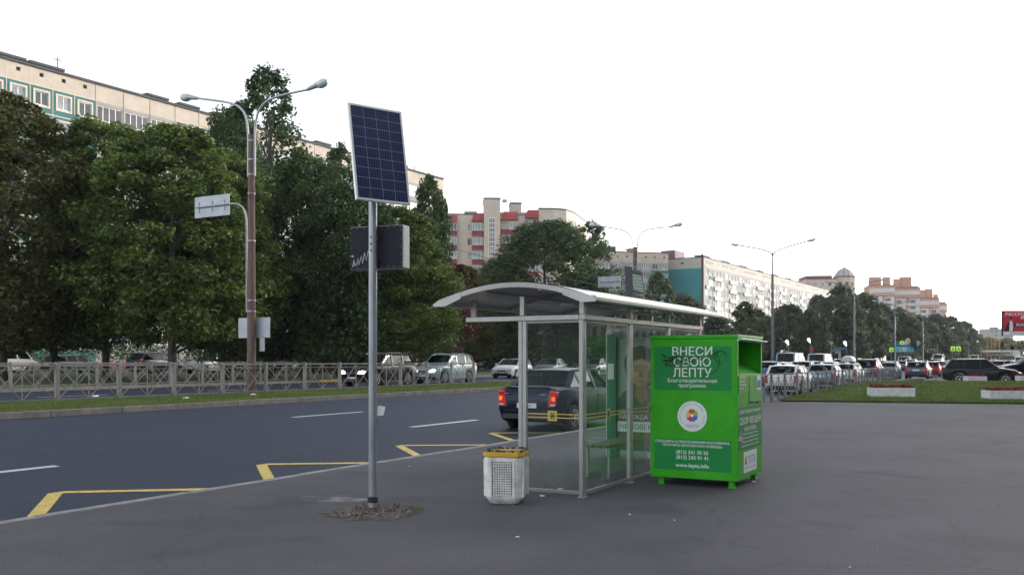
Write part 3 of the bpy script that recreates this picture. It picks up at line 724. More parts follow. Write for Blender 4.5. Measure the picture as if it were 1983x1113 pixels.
# front (faces -x): right = -y
fu, fv = Vector((0, -1, 0)), Vector((0, 0, 1))
def fr(u, z, off=.002): return Vector((-off, bl_ - u, z))           # u from the left edge as seen
def decal(x0, x1, z0, z1, m, name, fo, fuv, th=.0015):
    b = MB(); b.prism([(x0, z0), (x1, z0), (x1, z1), (x0, z1)], fo, fuv, (0, 0, 1), th); return b.build(name, m, bd_)
decal(.055, 1.075, 1.235, 1.795, 'bin_sticker', 'sticker', fr(0, 0, .0005), fu)
decal(.055, 1.075, .205, .605, 'bin_sticker', 'sticker', fr(0, 0, .0005), fu)
cxm = .565
for s_, z, w_, h_, bo in (('ВНЕСИ', 1.735, .53, .115, .012), ('СВОЮ', 1.598, .49, .115, .012), ('ЛЕПТУ', 1.462, .51, .118, .012)): text(b, s_, fr(cxm, z), fu, fv, width=w_, height=h_, bold=bo, sep=bd_)
text(b, 'Благотворительная', fr(cxm, 1.352), fu, fv, width=.65, sep=bd_, bold=.006); text(b, 'программа', fr(cxm, 1.283), fu, fv, width=.36, sep=bd_, bold=.006)
for s_, z, w_ in (('СООБЩИТЬ О ПЕРЕПОЛНЕНИИ КОНТЕЙНЕРА,', .572, .99), ('ПОЛУЧИТЬ БЕСПЛАТНУЮ ПОМОЩЬ:', .520, .79), ('(812) 241 70 20', .430, .42), ('(812) 243 91 41', .363, .42), ('www.lepta.info', .262, .44)): text(b, s_, fr(cxm, z), fu, fv, width=w_, bold=.016, sep=bd_)
b = MB(); cz = .90
b.prism(oval(0, 0, .195, .195, 48), fr(cxm, cz, .0005), fu, fv, .0015); lg = b.build('emblem', 'white_print', root)
b = MB(); PM = ['petal_red', 'petal_green', 'petal_blue', 'petal_magenta', 'petal_yellow']
for k in range(5):
    a = PI / 2 - k * 2 * PI / 5; c = (math.cos(a) * .052, .012 + math.sin(a) * .052)
    b = MB()
    for sg in (-1, 1):
        da = a + sg * .5; b.prism(oval(c[0] + math.cos(a + sg * PI / 2) * .016, c[1] + math.sin(a + sg * PI / 2) * .016, .026, .03, 14), fr(cxm, cz, .0022 + .0004 * (sg + 1)), fu, fv, .0008, k)
    b.prism([(math.cos(a - .55) * .02, .012 + math.sin(a - .55) * .02), (math.cos(a - .42) * .06, .012 + math.sin(a - .42) * .06), (math.cos(a + .42) * .06, .012 + math.sin(a + .42) * .06), (math.cos(a + .55) * .02, .012 + math.sin(a + .55) * .02)], fr(cxm, cz, .0018), fu, fv, .0008, k)
    b.build('petal', PM, lg)
b = MB(); b.prism(oval(0, .012, .02, .02, 16), fr(cxm, cz, .0042), fu, fv, .0008, 5)
ring = 'БЛАГОТВОРИТЕЛЬНЫЙ ФОНД'
for i, ch in enumerate(ring):
    a = R(212) - R(244) * i / (len(ring) - 1)
    if ch == ' ': continue
    r_ = Vector((math.sin(a), -math.cos(a))); u_ = fu * r_.x + fv * r_.y; v_ = fu * math.cos(a) + fv * math.sin(a)
    text(b, ch, fr(cxm, cz, .0022) + fu * math.cos(a) * .16 + fv * math.sin(a) * .16, u_, v_, height=.022 if ch != 'Й' else .027, m=6)
text(b, '"ЛѢПТА"', fr(cxm, cz - .125, .0022), fu, fv, width=.19, m=6, bold=.01)
b.build('emblem_lettering', PM + ['white_print', 'blue_print'], bd_, fix=False)
b = MB()   # black scribbled tag over the lettering
def scr(pts, r=.005):
    P_ = [Vector(p) for p in pts]; P_ = [P_[0]] + P_ + [P_[-1]]; out = []
    for i in range(1, len(P_) - 2):
        for k in range(5):
            t = k / 5; a, c, d, e = P_[i - 1:i + 3]; out.append(.5 * (2 * c + (d - a) * t + (2 * a - 5 * c + 4 * d - e) * t * t + (3 * c - a - 3 * d + e) * t ** 3))
    out.append(P_[-1]); b.tube([fr(p.x, p.y, .0035) for p in out], r * .8, 5)
scr([(.15, 1.70), (.22, 1.66), (.17, 1.67), (.30, 1.64), (.20, 1.60), (.30, 1.66), (.26, 1.58), (.36, 1.70), (.34, 1.56), (.30, 1.62), (.42, 1.66), (.40, 1.54)], .008)
scr([(.16, 1.62), (.28, 1.60), (.20, 1.56), (.34, 1.55)], .009)
scr([(.40, 1.54), (.46, 1.68), (.44, 1.56), (.52, 1.66), (.50, 1.55), (.58, 1.64), (.56, 1.58), (.66, 1.66), (.70, 1.58)], .006)
scr([(.70, 1.58), (.78, 1.66), (.86, 1.70), (.92, 1.64), (.90, 1.52), (.82, 1.45), (.70, 1.44)], .005)
scr([(.84, 1.75), (.88, 1.62), (.95, 1.58)], .006); scr([(.82, 1.68), (.94, 1.74), (1.02, 1.68)], .006); scr([(.78, 1.62), (.90, 1.69), (.86, 1.76)], .005)
b.build('graffiti', 'graffiti', bd_)
# opening side (faces -y): right = +x
su = Vector((1, 0, 0))
def sr(x, z, off=.002): return Vector((x, -off, z))
decal(.05, 1.20, .47, 1.02, 'bin_sticker', 'sticker', sr(0, 0, .0005), su)
b = MB(); 
for s_, z, w_, h_ in (('БЛАГОТВОРИТЕЛЬНЫЙ', .965, 1.04, .055), ('СБОР ВЕЩЕЙ', .845, 1.06, .13), ('НАМ НУЖНЫ:', .735, .60, .06), ('Мужская одежда и обувь', .670, .72, .036), ('Постельные принадлежности', .620, .86, .036), ('Игрушки, книги и посуда', .570, .80, .036), ('Сумки, ремни и аксессуары', .520, .86, .036)):
    text(b, s_, sr(.625, z), su, fv, width=w_, height=h_, bold=.016, sep=bd_)
decal(.30, .95, .17, .44, 'white_print', 'label', sr(0, 0, .0005), su)
b = MB(); text(b, 'ЛѢПТА', sr(.69, .325), su, fv, width=.40, height=.10, m=0); text(b, 'БЛАГОТВОРИТЕЛЬНЫЙ ФОНД', sr(.625, .225), su, fv, width=.56, m=0)
for k in range(5): a = PI / 2 + k * 2 * PI / 5; b.prism(oval(.40 + .035 * math.cos(a), .325 + .035 * math.sin(a), .026, .026, 12), sr(0, 0, .0022), su, fv, .001, 1 + k)
b.build('label_print', ['blue_print'] + PM, bd_, fix=False)
b = MB(); b.span((.04, -.008, 1.19), (.50, -.001, 1.42)); fl = b.build('hatch', 'bin_green', root, bevel=.003)
b = MB()
for k, w_ in enumerate((.30, .26, .30, .2)): b.span((.07, -.0105, 1.385 - .045 * k), (.07 + w_, -.0085, 1.405 - .045 * k))
b.build('hatch_label', 'grey_print', fl)
b = MB(); b.span((.56, -.004, 1.03), (.575, -.0005, 1.40)); b.build('slot', 'black_plastic', bd_)
for q in ((.62, .72, 1.06, .03), (.9, 1.1, 1.05, .025)): b = MB(); b.span((q[0], -q[3], q[2]), (q[1], -.001, q[2] + .018)); b.build('latch', 'black_plastic', bd_)
b = MB(); b.span((.95, -.004, 1.22), (1.16, -.001, 1.42)); n_ = b.build('notice', 'white_print', bd_)
b = MB(); b.span((.97, -.006, 1.25), (1.14, -.0045, 1.35)); b.build('notice_print', 'blue_print', n_)
b = MB(); b.span((.02, -.05, .60), (.085, -.004, .655)); b.tube([(.03, -.03, .655), (.03, -.03, .70), (.052, -.03, .715), (.074, -.03, .70), (.074, -.03, .655)], .007); b.build('padlock', 'alu_dark', root)

# ------------------------------------------------------------------ bus-stop sign on a dark pylon beyond the shelter
x_, y_ = WT(1232, 8.1); d_ = depth(x_, y_)
root = thing('bus_stop_sign', 'dark leaning bus stop pylon with a pale timetable board behind the shelter roof', 'bus stop sign', (x_, y_, 0), HEAD)
b = MB(); b.prism([(-.16, 0), (.02, 0), (-.05, 2.2), (-.10, ZY(517, d_)), (-.28, ZY(515, d_)), (-.22, 2.2)], (0, .05, 0), (1, 0, 0), (0, 0, 1), .10); b.build('pylon', 'pylon_grey', root, bevel=.01)
zt, zb = ZY(522, d_), ZY(566, d_)
b = MB(); b.prism([(-.16, zt), (.13, zt - .06), (.20, zb - .04), (-.06, zb + .03)], (0, -.03, 0), (1, 0, 0), (0, 0, 1), -.06); bd2 = b.build('board', 'pylon_grey', root, bevel=.01)
b = MB(); b.prism([(-.14, zt - .10), (.115, zt - .15), (.175, zb - .01), (-.06, zb + .06)], (0, -.034, 0), (1, 0, 0), (0, 0, 1), .004)
b.build('timetable', 'grey_print', bd2)
b = MB()
for k in range(5): b.bar((-.09 + .015 * k, -.040, zt - .17 - .075 * k), (.10 + .015 * k, -.040, zt - .20 - .075 * k), .002, .016)
b.build('print_line', 'bin_sticker', bd2)

# ------------------------------------------------------------------ fences
def fence(label, x0, nb, y, z, bay, post_w, group=None, h=1.10, fm='fence_paint'):
    root = thing('fence', label, 'fence', (x0, y, z), 0, group)
    pm = MB(); pm.span((-post_w / 2, -post_w / 2, -.06), (post_w / 2, post_w / 2, h)); pm.box((0, 0, h + .02), (post_w * 1.12, post_w * 1.12, .03), taper=.5)
    p0 = pm.build('post', fm, root, bevel=.008)
    for i in range(1, nb + 1):
        p = p0.copy(); COL.objects.link(p); p.parent = root; p.location = (i * bay, 0, 0)
    w = bay - post_w; a = post_w / 2
    m = MB(); r = .021
    m.bar((a, 0, h - .03), (a + w, 0, h - .03), .045, .045); m.bar((a, 0, h - .16), (a + w, 0, h - .16), .022, .022); m.bar((a, 0, .08), (a + w, 0, .08), .03, .03)
    for k in range(2):
        q = a + w / 2 * k; q1 = q + w / 2
        m.bar((q + .01, -.009, .09), (q1 - .01, -.009, h - .06), .018, .024); m.bar((q + .01, .011, h - .06), (q1 - .01, .011, .09), .018, .024)
        m.box(((q + q1) / 2, 0, (h + .02) / 2), (.06, .05, .06), 0)
    m.bar((a + w / 2, 0, .09), (a + w / 2, 0, h - .05), .024, .024)
    f0 = m.build('panel', fm, root)
    for i in range(1, nb):
        p = f0.copy(); COL.objects.link(p); p.parent = root; p.location = (i * bay, 0, 0)
    return root
fence('grey crossed-bar metal fence along the grass median beside the brown lamp post', 17.2 - 2.13 * 3, 14, 24.7, .40, 2.13, .11)
fence('grey crossed-bar metal fence on the far kerb in front of the trees', 26.55 - 2.13 * 3, 12, 38.2, .41, 2.13, .11)
fence('grey metal fence along the near kerb beside the queuing cars and lawn', 33.6, 19, 8.45, .0, 2.28, .085, fm='fence_grey')

# ------------------------------------------------------------------ street lamps
def curve(p0, p1, p2, p3, n=10):
    p0, p1, p2, p3 = map(Vector, (p0, p1, p2, p3))
    return [p0 * (1 - t) ** 3 + p1 * 3 * t * (1 - t) ** 2 + p2 * 3 * t * t * (1 - t) + p3 * t ** 3 for t in [i / n for i in range(n + 1)]]
def lamp_head(root, sg, y, z, up, globe):
    d = Vector((0, sg, up)).normalized(); p = Vector((0, y, z))
    b = MB()
    if globe: b.tube([p - d * .10, p, p + d * .25, p + d * .40, p + d * .55], [.045, .07, .085, .11, .12], 12)
    else: b.tube([p - d * .1, p, p + d * .2, p + d * .6, p + d * .72], [.03, .07, .10, .09, .04], 10)
    h = b.build('lamp_head', 'lamp_shell', root, smooth=40)
    b = MB()
    if globe: 
        c = p + d * .62 + Vector((0, 0, -.03)); b.tube([c - d * .18, c - d * .13, c, c + d * .13, c + d * .23, c + d * .26], [.08, .135, .16, .145, .09, .02], 14)
    else: b.tube([p + d * .1 - Vector((0, 0, .06)), p + d * .25 - Vector((0, 0, .08)), p + d * .5 - Vector((0, 0, .075)), p + d * .62 - Vector((0, 0, .05))], [.03, .075, .07, .02], 10)
    b.build('lens', 'lamp_lens', h, smooth=40)
def old_lamp(x, y, z, label, signs):
    root = thing('street_lamp', label, 'street lamp', (x, y, z), 0, 'brown double-armed lamps on the median')
    H = 9.55
    b = MB(); b.tube([(0, 0, -.3), (0, 0, H)], [.17, .115], 14); b.build('pole', 'concrete_pole', root, smooth=40)
    for zz_ in (H - .25, H - .95, H - 1.5, H - 2.2, 5.6, 3.4, 3.0): b = MB(); b.lathe([(.128 + .006 * (9.5 - zz_), zz_), (.128 + .006 * (9.5 - zz_), zz_ + .05)], n=14); b.build('band', 'galvanised', root)
    for sg in (-1, 1):
        b = MB(); L_ = 2.85 if sg > 0 else 2.75
        pts = [(0, sg * .16, H - 1.55), (0, sg * .165, H - .1)] + curve((0, sg * .17, H - .05), (0, sg * .2, H + 1.3), (0, sg * .75, H + 1.25), (0, sg * (L_ - .1), H + (1.28 if sg < 0 else 1.72)), 12)
        b.tube(pts, .042, 8); b.build('arm', 'lamp_shell', root, smooth=50)
        lamp_head(root, sg, sg * L_, H + (1.30 if sg < 0 else 1.74), .22, True)
    b = MB(); g = random.Random(2)
    for k in range(6): a = g.uniform(0, 6.28); b.tube(curve((0, 0, H - 1.9 + g.uniform(-.3, .3)), (.3 * math.cos(a), .3 * math.sin(a), H - 2.0), (.5 * math.cos(a), .5 * math.sin(a), H - 2.3), (.1, .1, H - 2.5), 6), .008, 4)
    b.build('cable', 'black_plastic', root)
    if signs:
        b = MB(); b.tube([(-.02, .22, 3.0), (-.02, .22, 6.0)] + curve((-.02, .22, 6.05), (-.02, .22, 6.95), (-.02, .45, 7.08), (-.02, 1.2, 7.08), 8) + [(-.02, 2.85, 7.08)], .035, 8)
        b.build('sign_bracket', 'galvanised', root, smooth=50)
        b = MB(); b.span((.02, 1.15, 6.68), (.045, 2.98, 7.48)); bo = b.build('sign_board', 'sign_back', root)
        for yy in (1.4, 2.06, 2.75): b = MB(); b.span((-.005, yy - .02, 6.88), (.019, yy + .02, 7.28)); b.build('stiffener', 'galvanised', bo)
        b = MB(); b.span((.19, -.72, 2.05), (.215, .85, 2.80)); b.build('sign_board', 'sign_back', root)
        b = MB(); b.span((.19, -.45, 1.55), (.21, -.22, 2.04)); b.build('sign_board', 'white_panel', root)
    return root
lx1, ly1 = W(487, 34.2); old_lamp(lx1, ly1, .40, 'brown concrete lamp post with two globe lamps and sign boards in front of the maples', True)
lx2, ly2 = W(1230, 68.1); old_lamp(lx2, ly2, .40, 'brown double-armed lamp post rising behind the curved shelter roof', True)
def steel_lamp(x, y, z, label, first=[]):
    if first: return dup(first[0], (x, y, z), 0, label)
    root = thing('street_lamp', label, 'street lamp', (x, y, z), 0, 'steel double-armed lamps receding along the avenue'); first.append(root)
    H = 10.6
    b = MB(); b.tube([(0, 0, -.4), (0, 0, 4.5), (0, 0, 8.7)], [.15, .12, .10], 12); b.tube([(0, 0, 8.7), (0, 0, H)], [.065, .05], 10); b.build('pole', 'steel_pole', root, smooth=40)
    for sg in (-1, 1):
        b = MB(); b.tube(curve((0, 0, H - .35), (0, sg * .25, H + .15), (0, sg * .5, H + .2), (0, sg * 2.9, H + .75), 10), .052, 8); b.build('arm', 'steel_pole', root, smooth=50)
        lamp_head(root, sg, sg * 2.9, H + .75, .2, False)
    return root
for (px, d, l) in ((1496, 79, 'tall grey double-armed street lamp just right of the green bin'), (1654, 117, 'grey double-armed street lamp in front of the domed building'),
                   (1733, 155, 'grey double-armed street lamp beside the pale box truck'), (1787, 195, 'grey double-armed street lamp in front of the red brick blocks'),
                   (1827, 240, 'grey street lamp behind the white minibus at the end of the brick blocks'), (1856, 290, 'distant street lamp beside the two lime crossing signs'),
                   (1879, 350, 'distant thin street lamp at the right end of the tree row'), (1895, 430, 'very distant street lamp left of the low grey block'), (1908, 520, 'farthest street lamp in front of the low grey block')):
    x, y = W(px, d); steel_lamp(x, y, .25, l)
# trolley-wire pole and wires
x, y = W(1360, 73); root = thing('utility_pole', 'thin dark pole with slack wires in front of the teal gable wall', 'utility pole', (x, y, .3))
b = MB(); b.tube([(0, 0, 0), (0, 0, ZY(492, 73) - .3)], [.12, .09], 10); b.build('pole', 'concrete_pole', root, smooth=40)
b = MB(); b.tube(curve((0, 0, 9.0), (6, -.3, 7), (12, -.6, 6.4), (22, -1, 6.3), 10), .012, 5); b.tube(curve((0, 0, 6.2), (-10, .2, 5.6), (-20, .4, 5.6), (-36, .5, 6.4), 10), .012, 5)
b.build('wire', 'black_plastic', root)

# ------------------------------------------------------------------ trees
def leaves(g, cl, per, leaf, out=.5, flat_=.75):
    n = len(cl) * per; c = np.repeat(cl[:, :3], per, 0); r = np.repeat(cl[:, 3], per)
    v = g.normal(0, 1, (n, 3)); v /= np.linalg.norm(v, axis=1)[:, None]
    p = c + v * (r * g.uniform(.25, 1.0, n) ** .6)[:, None] * np.array([1, 1, flat_])
    nrm = g.normal(0, .8, (n, 3)) + v * out + np.array([0, 0, 1.0]); nrm /= np.linalg.norm(nrm, axis=1)[:, None]
    a = np.cross(nrm, g.normal(0, 1, (n, 3))); a /= np.linalg.norm(a, axis=1)[:, None]; b = np.cross(nrm, a)
    s = leaf * g.uniform(.6, 1.35, n)[:, None]
    q = np.stack([p - a * s * .55, p + b * s * .36 + nrm * s * .08, p + a * s * .55, p - b * s * .36 + nrm * s * .08], 1)
    return q.reshape(-1, 3)
def tree(name, label, H, Rw, seed, lm, bm='bark', n_cl=130, per=120, leaf=.24, base=.12, shape=1.0, sparse=0.0, cat='tree', tr=.22, group=None, droop=0.0, fl_=.5, cr=.27):
    g = np.random.default_rng(seed); root = thing(name, label, cat, group=group)
    z0 = H * base; cl = []
    lob = [(g.uniform(0, 2 * PI), g.uniform(.15, .9), g.uniform(.75, 1.2)) for _ in range(9)]
    while len(cl) < n_cl:
        h = g.uniform(0, 1); a = g.uniform(0, 2 * PI)
        prof = (math.sin(PI * min(1, (h * .90 + .10)) ** shape)) ** .5
        k = 1.0
        for la, lh, ls in lob:
            w_ = math.exp(-((h - lh) / .16) ** 2) * max(0, math.cos(a - la)); k *= 1 + (ls - 1) * w_ * 1.5
        rr = Rw * prof * k * (g.uniform(.35, 1.0) ** .5)
        if sparse and g.random() < sparse and h < .75: continue
        cl.append((rr * math.cos(a), rr * math.sin(a), z0 + (H - z0) * h * .97, g.uniform(.55, 1.2) * Rw * cr * (1 - .35 * h)))
    cl = np.array(cl); q = leaves(g, cl, per, leaf, flat_=fl_ + droop)
    q[:, 2] = np.maximum(q[:, 2], .25)
    me = bpy.data.meshes.new('crown'); me.from_pydata(q.tolist(), [], np.arange(len(q)).reshape(-1, 4).tolist()); me.materials.append(M[lm])
    o = bpy.data.objects.new('crown', me); COL.objects.link(o); o.parent = root
    b = MB(); top = H * .86
    b.tube([(0, 0, -.3), (0, 0, .4), (.1, .05, top * .35), (.05, -.1, top * .7), (0, 0, top)], [tr * 1.35, tr, tr * .8, tr * .45, .03], 9)
    for i in g.permutation(n_cl)[:34]:
        c = cl[i]; zs = max(H * .10, min(c[2] - .15 * H, top * .8)); r0 = max(.025, tr * .45 * (1 - zs / H))
        b.tube(curve((0.05, 0, zs), (c[0] * .3, c[1] * .3, zs + (c[2] - zs) * .35), (c[0] * .7, c[1] * .7, zs + (c[2] - zs) * .7), tuple(c[:3]), 5), [r0 * (1 - .15 * k) for k in range(6)], 5, caps=False)
    b.build('trunk', bm, root, smooth=50)
    root['_h'] = H; root['_r'] = Rw
    return root
protos = {}
def put_tree(kind, px, d, top, wpx, label, rot=0, gz=.5):
    x, y = W(px, d); root = protos[kind]; H, Rw = root['_h'], root['_r']
    hh = (ZY(top, d) - gz) / H; ww = 1.12 * (wpx / 2 * d / FPX) / Rw
    if not root.get('_used'):
        root['_used'] = 1; root.location = (x, y, gz); root.rotation_euler = (0, 0, rot); root['label'] = label; root.scale = (ww, ww, hh); return root
    return dup(root, (x, y, gz), rot, label, scale=(ww, ww, hh))
protos['maple_tree'] = tree('maple_tree', '', 15, 4.3, 11, 'leaf_maple', n_cl=260, per=210, leaf=.205, base=.15, fl_=.6, cr=.28)
protos['maple_b'] = tree('maple_tree', '', 15, 4.3, 23, 'leaf_maple', n_cl=260, per=210, leaf=.205, base=.17, fl_=.6, cr=.28, shape=.9)
protos['brown_tree'] = tree('linden_tree', '', 15, 4.3, 31, 'leaf_brown', n_cl=240, per=210, leaf=.205, base=.14, fl_=.65, cr=.28)
protos['birch'] = tree('birch_tree', '', 19, 3.0, 41, 'leaf_dark', bm='bark', n_cl=100, per=90, leaf=.22, base=.28, sparse=.35, droop=.7, shape=.8)
protos['dark_tree'] = tree('dark_tree', '', 14, 4.5, 51, 'leaf_dark', n_cl=300, per=200, leaf=.21, base=.08, fl_=.85, cr=.31)
protos['far_tree'] = tree('roadside_tree', '', 12, 4.0, 61, 'leaf_far', n_cl=190, per=100, leaf=.40, base=.04, fl_=.85, cr=.34)
protos['far_b'] = tree('roadside_tree', '', 12, 4.0, 67, 'leaf_far', n_cl=190, per=100, leaf=.40, base=.05, shape=.8, fl_=.85, cr=.34)
protos['sun_tree'] = tree('sunlit_tree', '', 10, 4.5, 71, 'leaf_sun', n_cl=100, per=80, leaf=.5, base=.04, fl_=.85, cr=.34)
protos['young_tree'] = tree('young_tree', '', 11, 2.4, 75, 'leaf_dark', n_cl=110, per=90, leaf=.28, base=.08, shape=.7, fl_=.8, cr=.36)
protos['red_tree'] = tree('rowan_tree', '', 8, 3.0, 81, 'leaf_red', n_cl=70, per=70, leaf=.28, base=.2)
TREES = [
 ('brown_tree', 5, 50, 180, 300, 'brownish broad tree at the left edge of the photograph', 0),
 ('brown_tree', 105, 60, 262, 270, 'darker brownish tree between the left edge tree and the first maple', 1.9),
 ('maple_tree', 205, 54, 222, 250, 'large green maple whose top covers the teal wall panels', .6),
 ('maple_b', 335, 50, 238, 300, 'widest green maple standing left of the brown lamp post', 2.2),
 ('maple_tree', 432, 56, 285, 200, 'green maple directly behind the white sign board on the lamp post', 3.9),
 ('birch', 522, 62, 128, 190, 'tallest thin-crowned birch showing sky between its branches', .4),
 ('dark_tree', 445, 70, 205, 150, 'dark narrow tree behind the maple left of the birch', 2.0),
 ('dark_tree', 585, 64, 305, 250, 'dark tree to the right of the brown lamp post under the birch', .9),
 ('birch', 655, 66, 275, 110, 'slender birch just left of the solar panel', 2.4),
 ('dark_tree', 680, 60, 355, 240, 'dense dark tree behind the solar post', 4.2),
 ('maple_b', 775, 62, 400, 200, 'bright green maple behind the dark box on the solar post', .3),
 ('young_tree', 832, 74, 338, 85, 'narrow tree in front of the corner of the long panel building', 1.0),
 ('maple_tree', 815, 80, 400, 130, 'green tree between the solar post and the red roofed building', 2.9),
 ('red_tree', 868, 82, 500, 120, 'reddish brown tree left of the shelter roof', 1.3),
 ('brown_tree', 905, 95, 515, 110, 'small brownish tree at the left corner of the red roofed building', 3.3),
 ('dark_tree', 1055, 105, 428, 230, 'big round dark tree in front of the red roofed building', 1.7),
 ('dark_tree', 975, 110, 500, 140, 'dark tree at the left foot of the big round tree', 4.9),
 ('birch', 1150, 112, 425, 110, 'loose birch at the right edge of the big round dark tree', 5.2),
 ('dark_tree', 1130, 100, 530, 130, 'low dark tree behind the left half of the shelter roof', 3.0),
 ('young_tree', 1275, 140, 525, 62, 'slim pointed tree in front of the teal and cream panel building', .5),
 ('far_tree', 1235, 125, 575, 90, 'low tree under the panel building, behind the dark pylon', 1.1),
 ('far_b', 1325, 150, 572, 90, 'round tree at the foot of the teal gable wall', 2.2),
 ('far_tree', 1385, 140, 612, 80, 'low tree behind the right end of the shelter roof', 3.3),
 ('young_tree', 1443, 150, 583, 60, 'slim tree in front of the white balconies above the green bin', 2.5),
 ('far_b', 1462, 165, 600, 75, 'roadside tree just left of the tall grey lamp', 4.4),
 ('far_tree', 1528, 160, 590, 85, 'roadside tree just right of the tall grey lamp', 5.1),
 ('far_b', 1570, 150, 600, 70, 'roadside tree above the white hatchback', .7),
 ('far_tree', 1585, 190, 572, 60, 'taller roadside tree at the far end of the white balconies', 1.6),
 ('far_b', 1630, 180, 556, 90, 'tall roadside tree under the domed tower', 2.8),
 ('far_tree', 1672, 185, 568, 80, 'roadside tree between the domed tower and brick blocks', 3.6),
 ('far_b', 1705, 200, 590, 70, 'roadside tree behind the pale box truck', 4.1),
 ('far_tree', 1742, 205, 598, 80, 'roadside tree behind the blue road information board', .2),
 ('far_b', 1778, 215, 612, 70, 'roadside tree in front of the middle brick block', 5.6),
 ('far_tree', 1812, 230, 608, 60, 'roadside tree in front of the last brick block', 1.4),
 ('far_b', 1842, 250, 614, 56, 'roadside tree behind the pair of lime crossing signs', 2.6),
 ('far_tree', 1866, 270, 622, 50, 'roadside tree third from the right end of the dark row', 3.9),
 ('far_b', 1884, 300, 638, 40, 'last dark tree at the right end of the roadside row', 5.0),
 ('sun_tree', 1915, 330, 655, 60, 'yellow green sunlit tree below the low grey block', .5),
 ('sun_tree', 1945, 350, 656, 60, 'yellow green sunlit tree under the red billboard', 2.1),
 ('sun_tree', 1975, 330, 660, 60, 'yellow green sunlit tree at the right edge of the photograph', 3.1),
]
for k, px, d, top, w_, l, r_ in TREES: put_tree(k, px, d, top, w_, l, r_)
for k_, (x_, y_) in enumerate(((-62, 14), (-66, 24), (-60, 34), (-64, 45), (-61, 57), (-68, 2), (-64, -9))): dup(protos['far_tree'], (x_, y_, 0), k_ * 1.3, 'tree added behind the viewer as a dark reflection for the shelter glass', 'trees added behind the viewer for dark reflections', (1.5, 1.5, .9))  # unseen trees, added so the shelter glass reflects something dark
for k in protos.values():
    for key in ('_h', '_r', '_used'):
        if key in k: del k[key]
for o in COL.objects:
    for key in ('_h', '_r', '_used'):
        if key in o: del o[key]
# low bushes under the trees
def bush(px, d, top, wpx, label, lm='leaf_dark', seed=1, gz=.5):
    x, y = W(px, d); g = np.random.default_rng(seed); H = ZY(top, d) - gz; Rw = wpx / 2 * d / FPX
    cl = np.array([(g.uniform(-1, 1) * Rw, g.uniform(-.5, .5) * Rw, g.uniform(.1, .8) * H, g.uniform(.3, .5) * H) for _ in range(26)]); q = leaves(g, cl, 60, .22 * max(1, d / 80)); q[:, 2] = np.clip(q[:, 2], .02, None)
    root = thing('bush', label, 'bush', (x, y, gz), HEAD, 'bushes under the far trees')
    me = bpy.data.meshes.new('foliage'); me.from_pydata(q.tolist(), [], np.arange(len(q)).reshape(-1, 4).tolist()); me.materials.append(M[lm]); o = bpy.data.objects.new('foliage', me); COL.objects.link(o); o.parent = root
    b = MB()
    for k in range(5): b.tube([(rnd.uniform(-.5, .5), 0, -.1), (rnd.uniform(-.6, .6) * Rw, 0, H * .6)], [.03, .01], 5)
    b.build('stem', 'bark', root)
for i, (px, d, top, w_, l) in enumerate(((225, 92, 655, 170, 'dark bush at the wall behind the parked wagon'), (470, 92, 640, 200, 'dark bush behind the small sign board on the lamp post'), (60, 90, 645, 170, 'dark bush behind the white van'),
        (700, 95, 650, 260, 'long dark bush behind the black and silver off-roaders'), (885, 112, 640, 160, 'dark bush left of the shelter posts'), (1010, 130, 645, 160, 'dark bush beyond the white hatchback with red roofed house above'), (1180, 130, 645, 160, 'dark bush seen through the shelter glass'), (580, 90, 650, 160, 'dark bush behind the white parked saloon'), (340, 88, 655, 150, 'dark bush behind the dark parked off-roader'))): bush(px, d, top, w_, l, seed=i + 3)

# ------------------------------------------------------------------ buildings
def wall_holes(mb, x0, x1, z0, z1, holes, y=0.0, dep=.18, mf=lambda x, z: 0, cuts_x=(), cuts_z=()):
    hs = [h for h in holes if h[0] > x0 and h[1] < x1 and h[2] > z0 and h[3] < z1]
    xs = sorted({round(v, 3) for h in hs for v in h[:2]} | {x0, x1} | {c for c in cuts_x if x0 < c < x1})
    zs = sorted({round(v, 3) for h in hs for v in h[2:4]} | {z0, z1} | {c for c in cuts_z if z0 < c < z1})
    for a, c in zip(xs[:-1], xs[1:]):
        xm = (a + c) / 2; hx = [h for h in hs if h[0] < xm < h[1]]
        for p, q in zip(zs[:-1], zs[1:]):
            zm = (p + q) / 2
            if any(h[2] < zm < h[3] for h in hx): continue
            mb.quad((a, y, p), (c, y, p), (c, y, q), (a, y, q), mf(xm, zm))
    for h in hs:
        a, c, p, q = [round(v, 3) for v in h[:4]]; k = mf((a + c) / 2, q + .02)
        mb.quad((a, y, p), (a, y, q), (a, y + dep, q), (a, y + dep, p), k); mb.quad((c, y, p), (c, y + dep, p), (c, y + dep, q), (c, y, q), k)
        mb.quad((a, y, q), (c, y, q), (c, y + dep, q), (a, y + dep, q), k); mb.quad((a, y, p), (a, y + dep, p), (c, y + dep, p), (c, y, p), k)
_wc = {}
def win_mesh(w, h, nm, frame, glassm, fw=.07):
    key = (round(w, 2), round(h, 2), nm, frame, glassm)
    if key in _wc: return _wc[key]
    b = MB(); a, c = w / 2, h / 2
    b.span((-a, -.05, -c), (-a + fw, .02, c)); b.span((a - fw, -.05, -c), (a, .02, c)); b.span((-a + fw, -.05, -c), (a - fw, .02, -c + fw)); b.span((-a + fw, -.05, c - fw), (a - fw, .02, c))
    for i in range(1, nm): x = -a + w * i / nm; b.span((x - fw / 2, -.04, -c + fw), (x + fw / 2, .02, c - fw))
    b.span((-a - .04, -.14, -c - .05), (a + .04, -.05, -c))
    o = b.build('window', frame, link=False)
    g = MB(); g.span((-a + .01, -.012, -c + .01), (a - .01, -.002, c - .01)); p = g.build('pane', glassm, link=False)
    _wc[key] = (o.data, p.data); return _wc[key]
